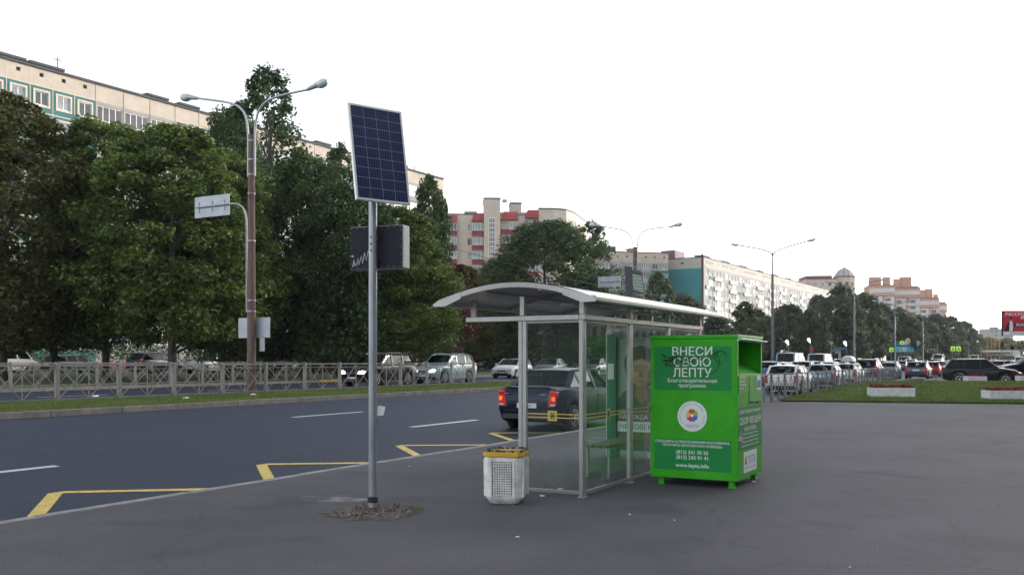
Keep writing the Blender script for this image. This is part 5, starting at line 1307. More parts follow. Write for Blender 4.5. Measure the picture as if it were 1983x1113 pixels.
def build_car(kind, label, cat, col, name, lights='off', detail=True, plate_txt=None):
    c = CARS[kind]; L, Wd, H, Rw = c['L'], c['W'], c['H'], c['R']; h2 = L / 2; belt = c['belt']
    root = thing(name, label, cat); pm = 'paint_' + col
    def hw(x):
        k = max(0, (abs(x) - h2 * .55) / (h2 * .45)); return Wd / 2 * (1 - .13 * k ** 2.2)
    def zt(x): return interp(c['top'], x)
    Ra = Rw + .055
    xs = set(np.linspace(-h2, h2, 30).round(3)) | {x for x, _ in c['top']}
    for a in c['ax']: xs |= {round(a + Ra * math.cos(PI * k / 12), 3) for k in range(13)} | {round(a + Ra + .012, 3), round(a - Ra - .012, 3)}
    xs = sorted(x for x in xs if -h2 <= x <= h2); xs = [xs[0]] + [q for p, q in zip(xs[:-1], xs[1:]) if q - p > .008]
    def zb(x):
        z = c['sill'] + max(0, (abs(x) - h2 * .82)) * .28
        for a in c['ax']:
            if abs(x - a) < Ra: z = max(z, Rw + math.sqrt(Ra * Ra - (x - a) ** 2))
        return z
    b = MB(); rows = []
    for x in xs:
        w, t, q = hw(x), zt(x), zb(x); sh = min(belt - .16, t - .10); sh = max(sh, q + .03); mid = q + (sh - q) * .45
        row = [(w * .95, q), (w * .992, mid), (w, sh), (w * .965, max(sh + .02, t - .055)), (w * .90, max(sh + .03, t - .012)), (w * .55, t + .015), (0, t + .03)]
        rows.append([(x, y, z) for y, z in row])
    # bumper and end-face shaping: push the middle of each end outward a little
    for r_, sg in ((rows[0], -1), (rows[-1], 1)):
        for k, dx in enumerate((-.05, .02, .03, -.02, -.05, -.06, -.06)): r_[k] = (r_[k][0] + sg * dx, r_[k][1], r_[k][2])
    n = 7; vs = [p for r_ in rows for p in r_] + [(p[0], -p[1], p[2]) for r_ in rows for p in r_]
    o2 = len(rows) * n; fs, ms = [], []
    for i in range(len(rows) - 1):
        for j in range(n - 1):
            f = (i * n + j, (i + 1) * n + j, (i + 1) * n + j + 1, i * n + j + 1); b_ = tuple(o2 + v for v in reversed(f)); fs += [f, b_]
    b.add(vs, fs, 0)
    fs2 = []
    for i in range(len(rows) - 1): fs2.append((i * n, o2 + i * n, o2 + (i + 1) * n, (i + 1) * n))
    b.add(vs, fs2, 1)
    fe = []
    for i in (0, len(rows) - 1):
        for j in range(n - 1): fe.append((i * n + j, i * n + j + 1, o2 + i * n + j + 1, o2 + i * n + j))
    b.add(vs, fe, 0)
    # merge duplicates for clean shading
    me_o = b.build('body', [pm, 'trim'], root, fix=False)
    bm = bmesh.new(); bm.from_mesh(me_o.data); bmesh.ops.remove_doubles(bm, verts=bm.verts, dist=.0008); bmesh.ops.recalc_face_normals(bm, faces=bm.faces); bm.to_mesh(me_o.data); bm.free()
    me_o.data.polygons.foreach_set('use_smooth', [True] * len(me_o.data.polygons)); me_o.data.set_sharp_from_angle(angle=R(38))
    body = me_o
    # greenhouse
    xa0, xa1, xc1, xc0 = c['g']; wb = lambda x: hw(x) * .925; wr = Wd / 2 * .735; zr = H - .075; zb_ = lambda x: zt(x) - .004
    A0, A1, C1, C0 = Vector((xa0, wb(xa0) * .95, zb_(xa0))), Vector((xa1, wr, zr)), Vector((xc1, wr * .97, zr - .02)), Vector((xc0, wb(xc0) * .93, zb_(xc0)))
    fl = lambda v: Vector((v.x, -v.y, v.z))
    b = MB(); NX, NY = 9, 6; g1 = []
    for i in range(NX):
        f = i / (NX - 1); x = xa1 + .03 + (xc1 - .05 - xa1 - .03) * f; w = wr * (1 - .03 * f) + .012; cz = zr + (H - zr) * (1 - (2 * f - .9) ** 2 * .55) - .01
        for j in range(NY):
            k = -1 + 2 * j / (NY - 1); g1.append((x, w * k, zr - .01 - .02 * f + (cz - zr + .01) * (1 - k * k) ** .8))
    g2 = [(p[0], p[1] * .98, p[2] - .035) for p in g1]; N1 = NX * NY
    fs = []
    for i in range(NX - 1):
        for j in range(NY - 1): f = (i * NY + j, (i + 1) * NY + j, (i + 1) * NY + j + 1, i * NY + j + 1); fs += [f, tuple(N1 + v for v in reversed(f))]
    for i in range(NX - 1):
        for j in (0, NY - 1): fs.append((i * NY + j, (i + 1) * NY + j, N1 + (i + 1) * NY + j, N1 + i * NY + j))
    for j in range(NY - 1):
        for i in (0, NX - 1): fs.append((i * NY + j, i * NY + j + 1, N1 + i * NY + j + 1, N1 + i * NY + j))
    b.add(g1 + g2, fs)
    zroof = lambda x: zr - .02 * (xa1 - x) / (xa1 - xc1)
    for S in (lambda v: v, fl):
        b.bar(S(A0 + Vector((.02, 0, -.03))), S(A1), .055, .06); b.bar(S(C0 + Vector((0, 0, -.03))), S(C1 + Vector((.01, 0, 0))), .12 if kind != 'sedan' else .14, .05)
        b.bar(S(A1 + Vector((.0, .005, .0))), S(C1 + Vector((0, .008, 0))), .05, .05)
        for xp in c['pil']:
            lo = Vector((xp, wb(xp) * .985, zt(xp) - .02)); t_ = (xp - .1 - xa1) / (xc1 - xa1); hi = A1.lerp(C1, max(0.02, min(1, t_)))
            b.bar(S(lo), S(hi), .09, .045, up=(0, 1, 0))
    roofm = b.build('roof', pm, root, smooth=35)
    # panes
    def pane(name, P, off):
        b = MB(); P = [Vector(p) for p in P]; nr = (P[1] - P[0]).cross(P[-1] - P[0]).normalized()
        b.add([p for p in P] + [p - nr * .006 for p in P], [tuple(range(len(P))), tuple(range(2 * len(P) - 1, len(P) - 1, -1))]); return b.build(name, 'car_glass', root, fix=False)
    ins = .03
    # curved windscreen and rear window
    def screen(name, lo, hi, sg):
        b = MB(); K = 8; vs = []
        for j in range(K + 1):
            k = -1 + 2 * j / K; bul = (1 - k * k) * .07 * sg
            vs += [(lo.x + bul, lo.y * k, lo.z - .01), (hi.x + bul * .6, hi.y * k, hi.z - .005 + (1 - k * k) * .02)]
        b.add(vs, [(2 * j, 2 * j + 2, 2 * j + 3, 2 * j + 1) for j in range(K)]); return b.build(name, 'car_glass', root, smooth=60, fix=False)
    screen('windscreen', A0, A1, 1); screen('rear_window', C0, C1, -1)
    edges = [xa0 - .05] + list(c['pil']) + [xc0]
    for S, nm in ((lambda v: v, 1), (fl, -1)):
        for p, q in zip(edges[:-1], edges[1:]):
            def topx(x): return A1.lerp(C1, max(0, min(1, (x - .1 - xa1) / (xc1 - xa1))))
            lo1, lo2 = Vector((p, wb(p) * (.96 if p == edges[0] else .975), zt(p))), Vector((q, wb(q) * (.94 if q == edges[-1] else .975), zt(q)))
            h1 = A1 if p == edges[0] else topx(p); h2_ = C1 if q == edges[-1] else topx(q)
            pane('side_window', [S(lo1), S(lo2), S(h2_), S(h1)], 0)
    # interior
    b = MB()
    for x in (.05, -.85):
        for yy in (-.36, .36): b.box((x, yy, belt - .12), (.16, .48, .42)); b.box((x - .03, yy, belt + .2), (.10, .26, .17))
    b.bar((xa0 - .25, -.6, belt - .05), (xa0 - .25, .6, belt - .05), .3, .1); b.span((xc0 + .1, -Wd * .38, belt - .28), (xa0 - .2, Wd * .38, belt - .25)); b.build('seat', 'interior', root)
    # wheels
    for a in c['ax']:
        for sg in (-1, 1):
            y = sg * (Wd / 2 - .115)
            b = MB(); b.lathe([(Rw * .62, -.10), (Rw * .92, -.105), (Rw, -.075), (Rw, .075), (Rw * .92, .105), (Rw * .62, .10)], (a, y, Rw), 24, 0, 'y'); wh = b.build('wheel', 'rubber', root, smooth=40)
            b = MB(); yo = y + sg * .088; b.lathe([(Rw * .64, yo - .01 * sg), (Rw * .64, yo + .012 * sg)], (a, 0, Rw), 20, 1, 'y')
            for k in range(6):
                t_ = 2 * PI * k / 6; b.bar((a + .05 * math.cos(t_), yo + .018 * sg, Rw + .05 * math.sin(t_)), (a + Rw * .6 * math.cos(t_), yo + .018 * sg, Rw + Rw * .6 * math.sin(t_)), .016, .075, 0, up=(0, 1, 0))
            b.lathe([(.06, yo), (.05, yo + .03 * sg)], (a, 0, Rw), 12, 0, 'y')
            for (r1, r2) in ((Rw * .56, Rw * .64),):
                pts = 20; v = []
                for k in range(pts): t_ = 2 * PI * k / pts; v += [(a + r1 * math.cos(t_), yo + .02 * sg, Rw + r1 * math.sin(t_)), (a + r2 * math.cos(t_), yo + .02 * sg, Rw + r2 * math.sin(t_))]
                b.add(v, [(2 * k, 2 * k + 1, (2 * k + 3) % (2 * pts), (2 * k + 2) % (2 * pts)) for k in range(pts)])
            b.build('rim', ['rim', 'trim'], wh, fix=True)
    # lamps, plates, mirrors, handles
    for sg in (-1, 1):
        b = MB(); yb = hw(h2) ; zf = zt(h2 - .12)
        b.prism([(yb * .50, zf - .18), (yb * .98, zf - .17), (yb * 1.0, zf - .04), (yb * .78, zf - .01), (yb * .55, zf - .06)] if sg > 0 else [(-yb * .50, zf - .18), (-yb * .98, zf - .17), (-yb * 1.0, zf - .04), (-yb * .78, zf - .01), (-yb * .55, zf - .06)], (h2 - .20, 0, 0), (0, 1, 0), (0, 0, 1), .235)
        b.build('headlight', 'head_on' if lights in ('front', 'both') else 'head_off', root, bevel=.015)
        yb = hw(-h2); zz_ = zt(-h2 + .05); tall = kind in ('suv', 'wagon', 'van', 'minibus')
        hgt = .40 if kind == 'sedan' else (.42 if kind == 'hatch' else .5)
        zt_ = zz_ - .03 + (.0 if not tall else .12)
        b = MB(); b.prism([(sg * yb * (.72 if kind == 'sedan' else .80), zt_ - hgt), (sg * yb * 1.0, zt_ - hgt + .03), (sg * yb * 1.015, zt_ - .03), (sg * yb * (.79 if kind == 'sedan' else .83), zt_)], (-h2 - .035, 0, 0), (0, 1, 0), (0, 0, 1), .24 if True else 0)
        tl = b.build('taillight', 'tail_on' if lights == 'rear' else 'tail_off', root, bevel=.02)
        if lights == 'rear':
            b = MB(); b.box((-h2 - .04, sg * yb * .92, zt_ - hgt * .50), (.012, .09, .10)); b.build('lit_bulb', 'tail_hot', tl, bevel=.004)
            b = MB(); b.box((-h2 - .04, sg * yb * .90, zt_ - hgt * .86), (.012, .12, .05)); b.build('reversing_lamp', 'head_off', tl)
        b = MB(); b.box((xa0 - .28, sg * (hw(xa0 - .3) + .10), zt(xa0 - .3) + .06), (.13, .20, .14), taper=.85); b.bar((xa0 - .26, sg * hw(xa0 - .3) * .95, zt(xa0) + .0), (xa0 - .27, sg * (hw(xa0 - .3) + .06), zt(xa0) + .03), .06, .04); b.build('mirror', pm, root, bevel=.02)
        if detail:
            for xh in (c['pil'][0] + .12, c['pil'][1] + .10): b = MB(); b.box((xh, sg * (hw(xh) + .003), belt - .12), (.17, .03, .03)); b.build('door_handle', pm, root, bevel=.006)
            b = MB()
            for xp in (xa0 - .12, c['pil'][0] + .02, c['pil'][1]+.0):
                b.bar((xp, sg * (hw(xp) * .994 + .0015), c['sill'] + .12), (xp, sg * (hw(xp) + .0015), belt - .15), .004, .012, up=(0, 1, 0))
            b.build('door_gap', 'trim', root)
    b = MB(); b.box((-h2 - .035, 0, (.62 if kind == 'sedan' else .72)), (.015, .52, .115)); pl = b.build('licence_plate', 'plate', root)
    b = MB(); b.box((h2 + .035, 0, .45), (.015, .52, .115)); b.build('licence_plate', 'plate', root)
    b = MB(); zg = zt(h2 - .1) - .12; b.box((h2 + .005, 0, zg), (.06, hw(h2) * .9, .12)); b.box((h2 + .02, 0, .36), (.05, hw(h2) * 1.3, .16)); b.build('grille', 'trim', root, bevel=.01)
    b = MB(); b.box((-h2 - .0, 0, c['sill'] + .16), (.05, hw(-h2) * 1.75, .12)); b.bar((-h2 - .028, -hw(h2) * .8, .50), (-h2 - .028, hw(h2) * .8, .50), .01, .012); b.build('bumper', 'trim' , root, bevel=.02)
    for sg in (-1, 1):
        b = MB(); b.span((c['ax'][1] + Ra + .03, sg * Wd / 2 * .955 - .02, c['sill'] - .015), (c['ax'][0] - Ra - .03, sg * Wd / 2 * .955 + .02, c['sill'] + .05)); b.build('sill', 'trim', root)
    if kind in ('suv', 'wagon'):
        for sg in (-1, 1): b = MB(); b.tube([(xa1 - .05, sg * wr * .93, zr + .015), (xa1 - .15, sg * wr * .93, zr + .085), (xc1 + .2, sg * wr * .92, zr + .075), (xc1 + .05, sg * wr * .92, zr + .0)], .016, 6); b.build('roof_rail', 'chrome', root, smooth=50)
    return root
def recolor(root, col):
    pm = M['paint_' + col]
    for o in [root] + list(root.children):
        if o.type == 'MESH':
            for sl in o.material_slots:
                if sl.material and sl.material.name.startswith('paint_'): sl.link = 'OBJECT'; sl.material = pm
def relight(root, part, mname):
    for o in root.children:
        if o.name.split('.')[0] == part:
            for sl in o.material_slots: sl.link = 'OBJECT'; sl.material = M[mname]

# the dark saloon braking beside the shelter
CX0, CY0 = 19.35 + 2.13, 10.28
hero = build_car('sedan', 'dark blue saloon with brake lights on, driving past beside the bus shelter', 'car', 'darkblue', 'saloon_car', 'rear')
hero.location = (CX0, CY0, road_z(CY0) + .004)
b = MB(); text(b, 'х 190 ур', Vector((-2.13 - .043, .04, .62)), Vector((0, -1, 0)), Vector((0, 0, 1)), width=.34, m=0); b.build('plate_lettering', 'trim', [o for o in hero.children if o.name.startswith('licence_plate')][0], fix=False)
b = MB(); b.box((-2.13 - .03, .62, .90), (.01, .28, .022)); b.box((-2.13 - .03, -.42, .88), (.01, .2, .03)); b.box((-2.13 - .03, 0, .9), (.012, .09, .06)); b.build('badge', 'chrome', hero)
b = MB(); b.bar((-2.12, -.6, 1.045), (-2.12, .6, 1.045), .05, .03); b.build('boot_lip', 'paint_darkblue', hero, bevel=.01)
P = {}
P['sedan'] = build_car('sedan', '', 'car', 'grey', 'saloon_car', 'off'); P['hatch'] = build_car('hatch', '', 'car', 'white', 'hatchback_car', 'off')
P['suv'] = build_car('suv', '', 'car', 'black', 'off_roader', 'off'); P['wagon'] = build_car('wagon', '', 'car', 'silver', 'estate_car', 'off')
P['van'] = build_car('van', '', 'van', 'cream', 'van', 'off'); P['minibus'] = build_car('minibus', '', 'minibus', 'white', 'minibus', 'off')
used = set()
def car(kind, x, y, z, rz, col, label, group, lights=None):
    if kind not in used: r_ = P[kind]; used.add(kind); r_.location = (x, y, z); r_.rotation_euler = (0, 0, rz); r_['label'] = label; r_['group'] = group
    else: r_ = dup(P[kind], (x, y, z), rz, label, group)
    recolor(r_, col); relight(r_, 'headlight', 'head_on' if lights == 'front' else 'head_off'); relight(r_, 'taillight', 'tail_on' if lights == 'rear' else 'tail_off')
    return r_
G1, G2, G3 = 'cars coming along the far carriageway', 'cars parked under the trees', 'cars queuing along the avenue'
car('suv', 38.6, 29.2, .272, PI, 'black', 'black off-roader with lit headlights driving left behind the solar post', G1, 'front')
car('suv', 45.3, 29.5, .272, PI, 'paleblue', 'pale blue-grey off-roader following right behind the black one', G1, 'front')
x, y = W(992, 69); car('hatch', x, y, .272, PI + .12, 'white', 'white hatchback driving towards us left of the shelter post', G1)
x, y = W(1066, 76); car('sedan', x, y, .272, PI + .15, 'grey', 'grey saloon seen through the shelter end glass above the dark saloon', G1)
x, y = W(1150, 80); car('sedan', x, y, .272, PI + .1, 'darkblue', 'dark saloon seen through the green tinted shelter glass', G1)
x, y = W(8, 72); car('van', x, y, .55, 0, 'cream', 'cream white van at the left edge behind the far fence', G2)
for px, d, k, col, rz, l in ((140, 76, 'wagon', 'grey', 0, 'grey estate parked right of the cream van'), (300, 75, 'suv', 'darkblue', .1, 'dark blue off-roader parked behind the fences under the widest maple'), (405, 76, 'hatch', 'silver', 3.2, 'silver hatchback parked under the trees left of the lamp post'),
        (556, 79, 'wagon', 'black', PI, 'black estate parked just left of the white saloon'), (615, 77, 'sedan', 'white', PI, 'white saloon parked between the lamp post and the solar post'), (500, 80, 'hatch', 'green', PI, 'green hatchback parked just right of the lamp post'),
        (700, 84, 'sedan', 'darkblue', PI, 'dark saloon parked behind the black off-roader'), (845, 84, 'wagon', 'silver', PI, 'silver estate whose roof shows above the pale off-roader'),
        (902, 104, 'suv', 'black', PI, 'black off-roader parked under trees right of the pale off-roader'), (943, 106, 'wagon', 'grey', PI, 'dark grey estate parked left of the small white van'), (972, 118, 'van', 'white', 2.2, 'small white van parked beyond the white hatchback'),
        (1105, 112, 'hatch', 'black', PI, 'black hatchback parked behind the grey saloon'), (1025, 116, 'hatch', 'blue', PI, 'blue hatchback parked right of the small white van'), (1190, 118, 'sedan', 'silver', PI, 'silver saloon parked behind the poster in the shelter')):
    x, y = W(px, d); car(k, x, y, .55 if d < 200 else .3, rz, col, l, G2)
# queue behind the right-hand fence
def lane(k, px, t, col, l, lights=None, dz=0, rz=0): x, y = WT(px, t); return car(k, x, y, road_z(t) + dz, rz, col, l, G3, lights)
lane('hatch', 1530, 10.6, 'white', 'white hatchback nearest the green bin behind the kerb fence')
lane('hatch', 1600, 10.7, 'skyblue', 'blue-grey hatchback second behind the fence from the green bin')
wg = lane('wagon', 1644, 10.6, 'white', 'white estate carrying a pale grey roof box behind the fence')
x, y = WT(1644, 10.6)
root = thing('roof_box', 'pale grey roof box on top of the white estate', 'roof box', (x, y, road_z(10.6) + 1.53)); b = MB()
rr = []
for xx, w_, h_ in ((-1.0, .30, .24), (-.97, .39, .34), (-.6, .43, .40), (.3, .42, .40), (.8, .34, .28), (1.0, .22, .12)): rr.append([(xx, w_ * math.cos(a) * (1 if True else 0), .06 + h_ * max(0, math.sin(a)) ** .7) for a in [PI * k / 10 for k in range(11)]])
b.add([p for r_ in rr for p in r_], [(i * 11 + j, i * 11 + j + 1, (i + 1) * 11 + j + 1, (i + 1) * 11 + j) for i in range(5) for j in range(10)] + [tuple(range(11)), tuple(range(65, 54, -1))] + [(i * 11, (i + 1) * 11, (i + 1) * 11 + 10, i * 11 + 10) for i in range(5)]); b.build('shell', 'box_side', root, smooth=45)
b = MB(); b.span((-.5, -.5, .0), (-.44, .5, .05)); b.span((.4, -.5, .0), (.46, .5, .05)); b.build('crossbar', 'trim', root)
lane('suv', 1684, 10.5, 'darkblue', 'dark off-roader directly ahead of the estate with the roof box', 'rear', .1)
lane('sedan', 1722, 10.6, 'blue', 'blue saloon ahead of the dark off-roader behind the fence end')
x, y = W(1779, 77); car('hatch', x, y, .08, 0, 'grey', 'grey hatchback standing clear of the fence end', G3, 'rear')
x, y = W(1803, 90); car('hatch', x, y, .05, .05, 'red', 'dark red hatchback just right of the grey hatchback', G3, 'rear')
x, y = W(1820, 100); car('sedan', x, y, .05, .05, 'silver', 'silver saloon half hidden by the black off-roader tail', G3)
x, y = W(1899, 60.0); car('suv', x, y, .02, HEAD - R(24), 'black', 'black off-roader parked side-on behind the lawn planters', G3)
x, y = W(1990, 72); car('sedan', x, y, .35, HEAD + PI - .1, 'black', 'black saloon cut by the right edge beyond the lawn', G3)
far = [('sedan', 1490, 14.0, 'blue', 'blue saloon just above the right corner of the bin'), ('hatch', 1512, 14.2, 'white', 'white hatchback in the second lane above the nearest white one'), ('van', 1533, 17.3, 'skyblue', 'blue-grey van beyond the white hatchbacks'),
       ('sedan', 1557, 14.3, 'paleblue', 'pale blue saloon right of the blue-grey van'), ('sedan', 1575, 14.0, 'grey', 'grey saloon above the second hatchback'), ('van', 1590, 17.0, 'white', 'small white van right of the grey saloon'), ('hatch', 1606, 14.4, 'white', 'white hatchback left of the roof box'),
       ('wagon', 1668, 14.2, 'black', 'black estate right of the roof box in the second lane'), ('hatch', 1727, 14.0, 'green', 'green and white hatchback left of the thin sign poles'), ('sedan', 1745, 14.3, 'grey', 'grey saloon under the blue road board'), ('van', 1752, 17.2, 'white', 'white van beneath the blue road board'),
       ('suv', 1765, 14.1, 'paleblue', 'pale blue off-roader under the traffic lights')]
for k, px, t, col, l in far: lane(k, px, t, col, l)
fd = [('minibus', 1818, 165, 'white', 'white minibus standing high above the black off-roader', 'rear'), ('suv', 1815, 130, 'black', 'black off-roader with brake lights just below the minibus', 'rear'), ('wagon', 1845, 150, 'white', 'white estate right of the minibus', None), ('suv', 1862, 165, 'silver', 'silver off-roader below the two crossing signs', None),
      ('minibus', 1887, 200, 'white', 'white minibus farther off near the sunlit trees', None), ('sedan', 1892, 120, 'grey', 'grey saloon above the roof of the black side-on off-roader', None), ('sedan', 1905, 175, 'red', 'red saloon in the far queue under the sunlit trees', None), ('hatch', 1915, 135, 'black', 'black hatchback in the far queue near the right', None),
      ('wagon', 1932, 120, 'grey', 'grey estate in the queue under the billboard', 'rear'), ('sedan', 1947, 140, 'blue', 'blue saloon in the queue right of the grey estate', None), ('hatch', 1938, 200, 'silver', 'silver hatchback farther up the queue under the billboard', None), ('suv', 1925, 230, 'white', 'white off-roader farthest up the queue', None), ('sedan', 1958, 125, 'red', 'red saloon near the right edge of the queue', 'rear'),
      ('van', 1975, 150, 'beige', 'beige van at the right edge of the queue', None), ('hatch', 1970, 115, 'paleblue', 'pale blue hatchback at the right edge below the beige van', None), ('wagon', 1872, 220, 'blue', 'blue estate far up the road right of the crossing signs', None), ('hatch', 1850, 230, 'red', 'red hatchback far up the road between minibus and crossing signs', None), ('sedan', 1790, 190, 'white', 'white saloon far up the road left of the minibus', None), ('sedan', 1776, 150, 'blue', 'dark blue saloon far up the road under the traffic lights', None),
      ('hatch', 1710, 150, 'white', 'white hatchback just below the box truck', None), ('wagon', 1630, 125, 'silver', 'silver estate right of the kiosk under the trees', None)]
for k, px, d, col, l, li in fd: x, y = W(px, d); car(k, x, y, .1 if y < 20 else .3, rnd.uniform(-.04, .04), col, l, G3, li)
# box truck facing us
x, y = W(1700, 185); root = thing('box_truck', 'pale box truck facing us left of the lime crossing sign', 'truck', (x, y, .3), PI)
b = MB(); b.span((-3.2, -1.15, .9), (1.0, 1.15, 3.3)); b.build('cargo_box', 'cargo_white', root, bevel=.03)
b = MB(); b.prism([(1.1, .5), (2.9, .5), (2.9, 1.2), (2.5, 2.2), (1.1, 2.2)], (0, -.98, 0), (1, 0, 0), (0, 0, 1), -1.96); b.build('cab', 'paint_cream', root, bevel=.05)
b = MB(); b.add([(2.92, -.85, 1.25), (2.92, .85, 1.25), (2.57, .8, 2.1), (2.57, -.8, 2.1)], [(0, 1, 2, 3)]); b.build('windscreen', 'win_dark', root)
for sg in (-1, 1):
    b = MB(); b.box((2.92, sg * .7, .85), (.06, .3, .2)); b.build('headlight', 'head_off', root)
    for xx in (2.1, -2.0): b = MB(); b.lathe([(.25, -.12), (.42, -.12), (.42, .12), (.25, .12)], (xx, sg * .95, .42), 16, 0, 'y'); b.build('wheel', 'rubber', root)

# ------------------------------------------------------------------ planters, signs, lights, billboard, people
def planter(px, py, w, dp, h, yaw, label, seed):
    d = 1.35 * FPX / (py - HY)
    for _ in range(8): x, y = W(px, d); d = (EYE - lz(x, y)) * FPX / (py - HY)
    root = thing('planter', label, 'planter', (x, y, lz(x, y) - .03), HEAD + yaw, 'concrete planters on the lawn')
    b = MB(); k = 1.0
    b.span((-w / 2, 0, 0), (w / 2, .07, h)); b.span((-w / 2, dp - .07, 0), (w / 2, dp, h)); b.span((-w / 2, .07, 0), (-w / 2 + .07, dp - .07, h)); b.span((w / 2 - .07, .07, 0), (w / 2, dp - .07, h)); b.span((-w / 2 + .07, .07, 0), (w / 2 - .07, dp - .07, .05)); b.build('trough', 'planter', root, bevel=.01)
    b = MB(); b.span((-w / 2 + .07, .07, .05), (w / 2 - .07, dp - .07, h - .04)); b.build('soil', 'soil', root)
    g = np.random.default_rng(seed); cl = np.array([(g.uniform(-w / 2 + .1, w / 2 - .1), g.uniform(.1, dp - .1), h + g.uniform(.0, .08), .10) for _ in range(40)])
    for nm, m_, pr in (('flowers', 'flower_red', 30), ('foliage', 'leaf_red', 26)):
        q = leaves(g, cl, pr, .06); me = bpy.data.meshes.new(nm); me.from_pydata(q.tolist(), [], np.arange(len(q)).reshape(-1, 4).tolist()); me.materials.append(M[m_]); o = bpy.data.objects.new(nm, me); COL.objects.link(o); o.parent = root
    return root
planter(1729, 769, 1.75, .9, .42, R(-12), 'white concrete planter of red flowers nearest the fence', 1)
planter(1962, 774, 1.85, .7, .40, R(0), 'white concrete planter of red flowers near the right edge', 2)
planter(1893, 737, 1.15, .6, .30, R(0), 'small white planter in front of the black side-on off-roader', 3)
planter(1990, 736, .9, .6, .30, R(0), 'small white planter at the right edge beyond the larger one', 4)
x, y = W(1806, 53.4); root = thing('concrete_block', 'low mossy concrete lump on the lawn beside the black off-roader', 'concrete block', (x, y, .32), HEAD)
b = MB(); b.prism([(-.5, 0), (.5, 0), (.42, .12), (.1, .2), (-.3, .16)], (0, 0, 0), (1, 0, 0), (0, 0, 1), -.4); b.build('lump', 'concrete_dark', root, bevel=.03)

def sign_plate(b, c, w, h, m, th=.04, diamond=False):
    if diamond: b.prism([(-w, 0), (0, -w), (w, 0), (0, w)], c, (1, 0, 0), (0, 0, 1), th, m)
    else: b.prism([(-w / 2, -h / 2), (w / 2, -h / 2), (w / 2, h / 2), (-w / 2, h / 2)], c, (1, 0, 0), (0, 0, 1), th, m)
def pole_sign(name, px, d, label, cat, top, plates, group=None, gz=.2, pr=.06):
    x, y = W(px, d); root = thing(name, label, cat, (x, y, gz), HEAD, group)
    b = MB(); b.tube([(0, 0, -.3), (0, 0, ZY(top, d) - gz)], pr, 8); b.build('pole', 'steel_pole', root)
    for nm, pxx, pyy, w, h, m, dia in plates:
        b = MB(); k = d / FPX; c = ((pxx - px) * k, -.10, ZY(pyy, d) - gz); sign_plate(b, c, w * k, h * k, 0, -.04, dia); o = b.build(nm, m, root)
        if nm == 'crossing_sign':
            b = MB(); s_ = w * k * .30; b.prism([(-s_, -s_), (s_, -s_), (0, s_ * 1.3)], (c[0], c[1] - .045, c[2]), (1, 0, 0), (0, 0, 1), -.01, 0); b.prism([(-s_ * .22, -s_ * .7), (s_ * .22, -s_ * .7), (s_ * .15, s_ * .5), (-s_ * .15, s_ * .5)], (c[0], c[1] - .058, c[2]), (1, 0, 0), (0, 0, 1), -.008, 1)
            b.build('pictogram', ['sign_blue', 'black_plastic'], o)
        if nm == 'priority_sign' and m == 'win_frame':
            b = MB(); sign_plate(b, (c[0], c[1] - .045, c[2]), w * k * .72, 0, 0, -.01, True); b.build('centre', 'sign_yellow', o)
        if nm == 'direction_board':
            b = MB()
            for q in range(3): b.span((c[0] - w * k * .3, c[1] - .05, c[2] + h * k * (.25 - .25 * q) - .05), (c[0] + w * k * (.1 + .1 * (q % 2)), c[1] - .041, c[2] + h * k * (.25 - .25 * q) + .06))
            b.build('print_line', 'white_print', o)
    return root
pole_sign('direction_sign', 1752, 158, 'blue road information board with yellow diamond above the queue', 'road sign', 656, [('direction_board', 1752, 676, 34, 11, 'sign_cyan', False), ('direction_board', 1752, 664.5, 32, 8, 'sign_blue', False)], gz=.2)
pole_sign('crossing_sign_post', 1726, 152, 'lime bordered crossing sign left of the blue board', 'road sign', 670, [('crossing_sign', 1726, 677, 8, 8, 'sign_lime', False)], 'lime crossing signs')
pole_sign('crossing_sign_post', 1746, 150, 'lime bordered crossing sign in front of the blue board', 'road sign', 658, [('crossing_sign', 1746, 663.5, 7, 7, 'sign_lime', False)], 'lime crossing signs')
pole_sign('crossing_sign_post', 1845, 190, 'left one of the two lime crossing signs side by side', 'road sign', 668, [('crossing_sign', 1845, 675, 8.5, 9, 'sign_lime', False)], 'lime crossing signs')
pole_sign('crossing_sign_post', 1856, 190, 'right one of the two lime crossing signs side by side', 'road sign', 668, [('crossing_sign', 1856, 675, 8.5, 9, 'sign_lime', False)], 'lime crossing signs')
pole_sign('priority_sign_post', 1758, 148, 'yellow and white diamond priority sign above the blue board', 'road sign', 655, [('priority_sign', 1758, 660, 6, 6, 'win_frame', True)])
pole_sign('priority_sign_post', 1777, 148, 'grey backed diamond sign right of the traffic lights', 'road sign', 658, [('priority_sign', 1777, 664, 6, 6, 'sign_back', True)])
pole_sign('priority_sign_post', 1610, 122, 'grey backed diamond sign in front of the kiosk', 'road sign', 661, [('priority_sign', 1610, 664, 4, 4, 'sign_back', True)])
pole_sign('warning_sign_post', 1572, 126, 'small red square sign on a post among the roadside trees', 'road sign', 670, [('warning_board', 1572, 676, 7, 7, 'billboard_red', False)])
pole_sign('round_sign_post', 1960, 160, 'dark round sign under the billboard', 'road sign', 668, [('round_board', 1960, 673, 7, 7, 'box_dark', False)])
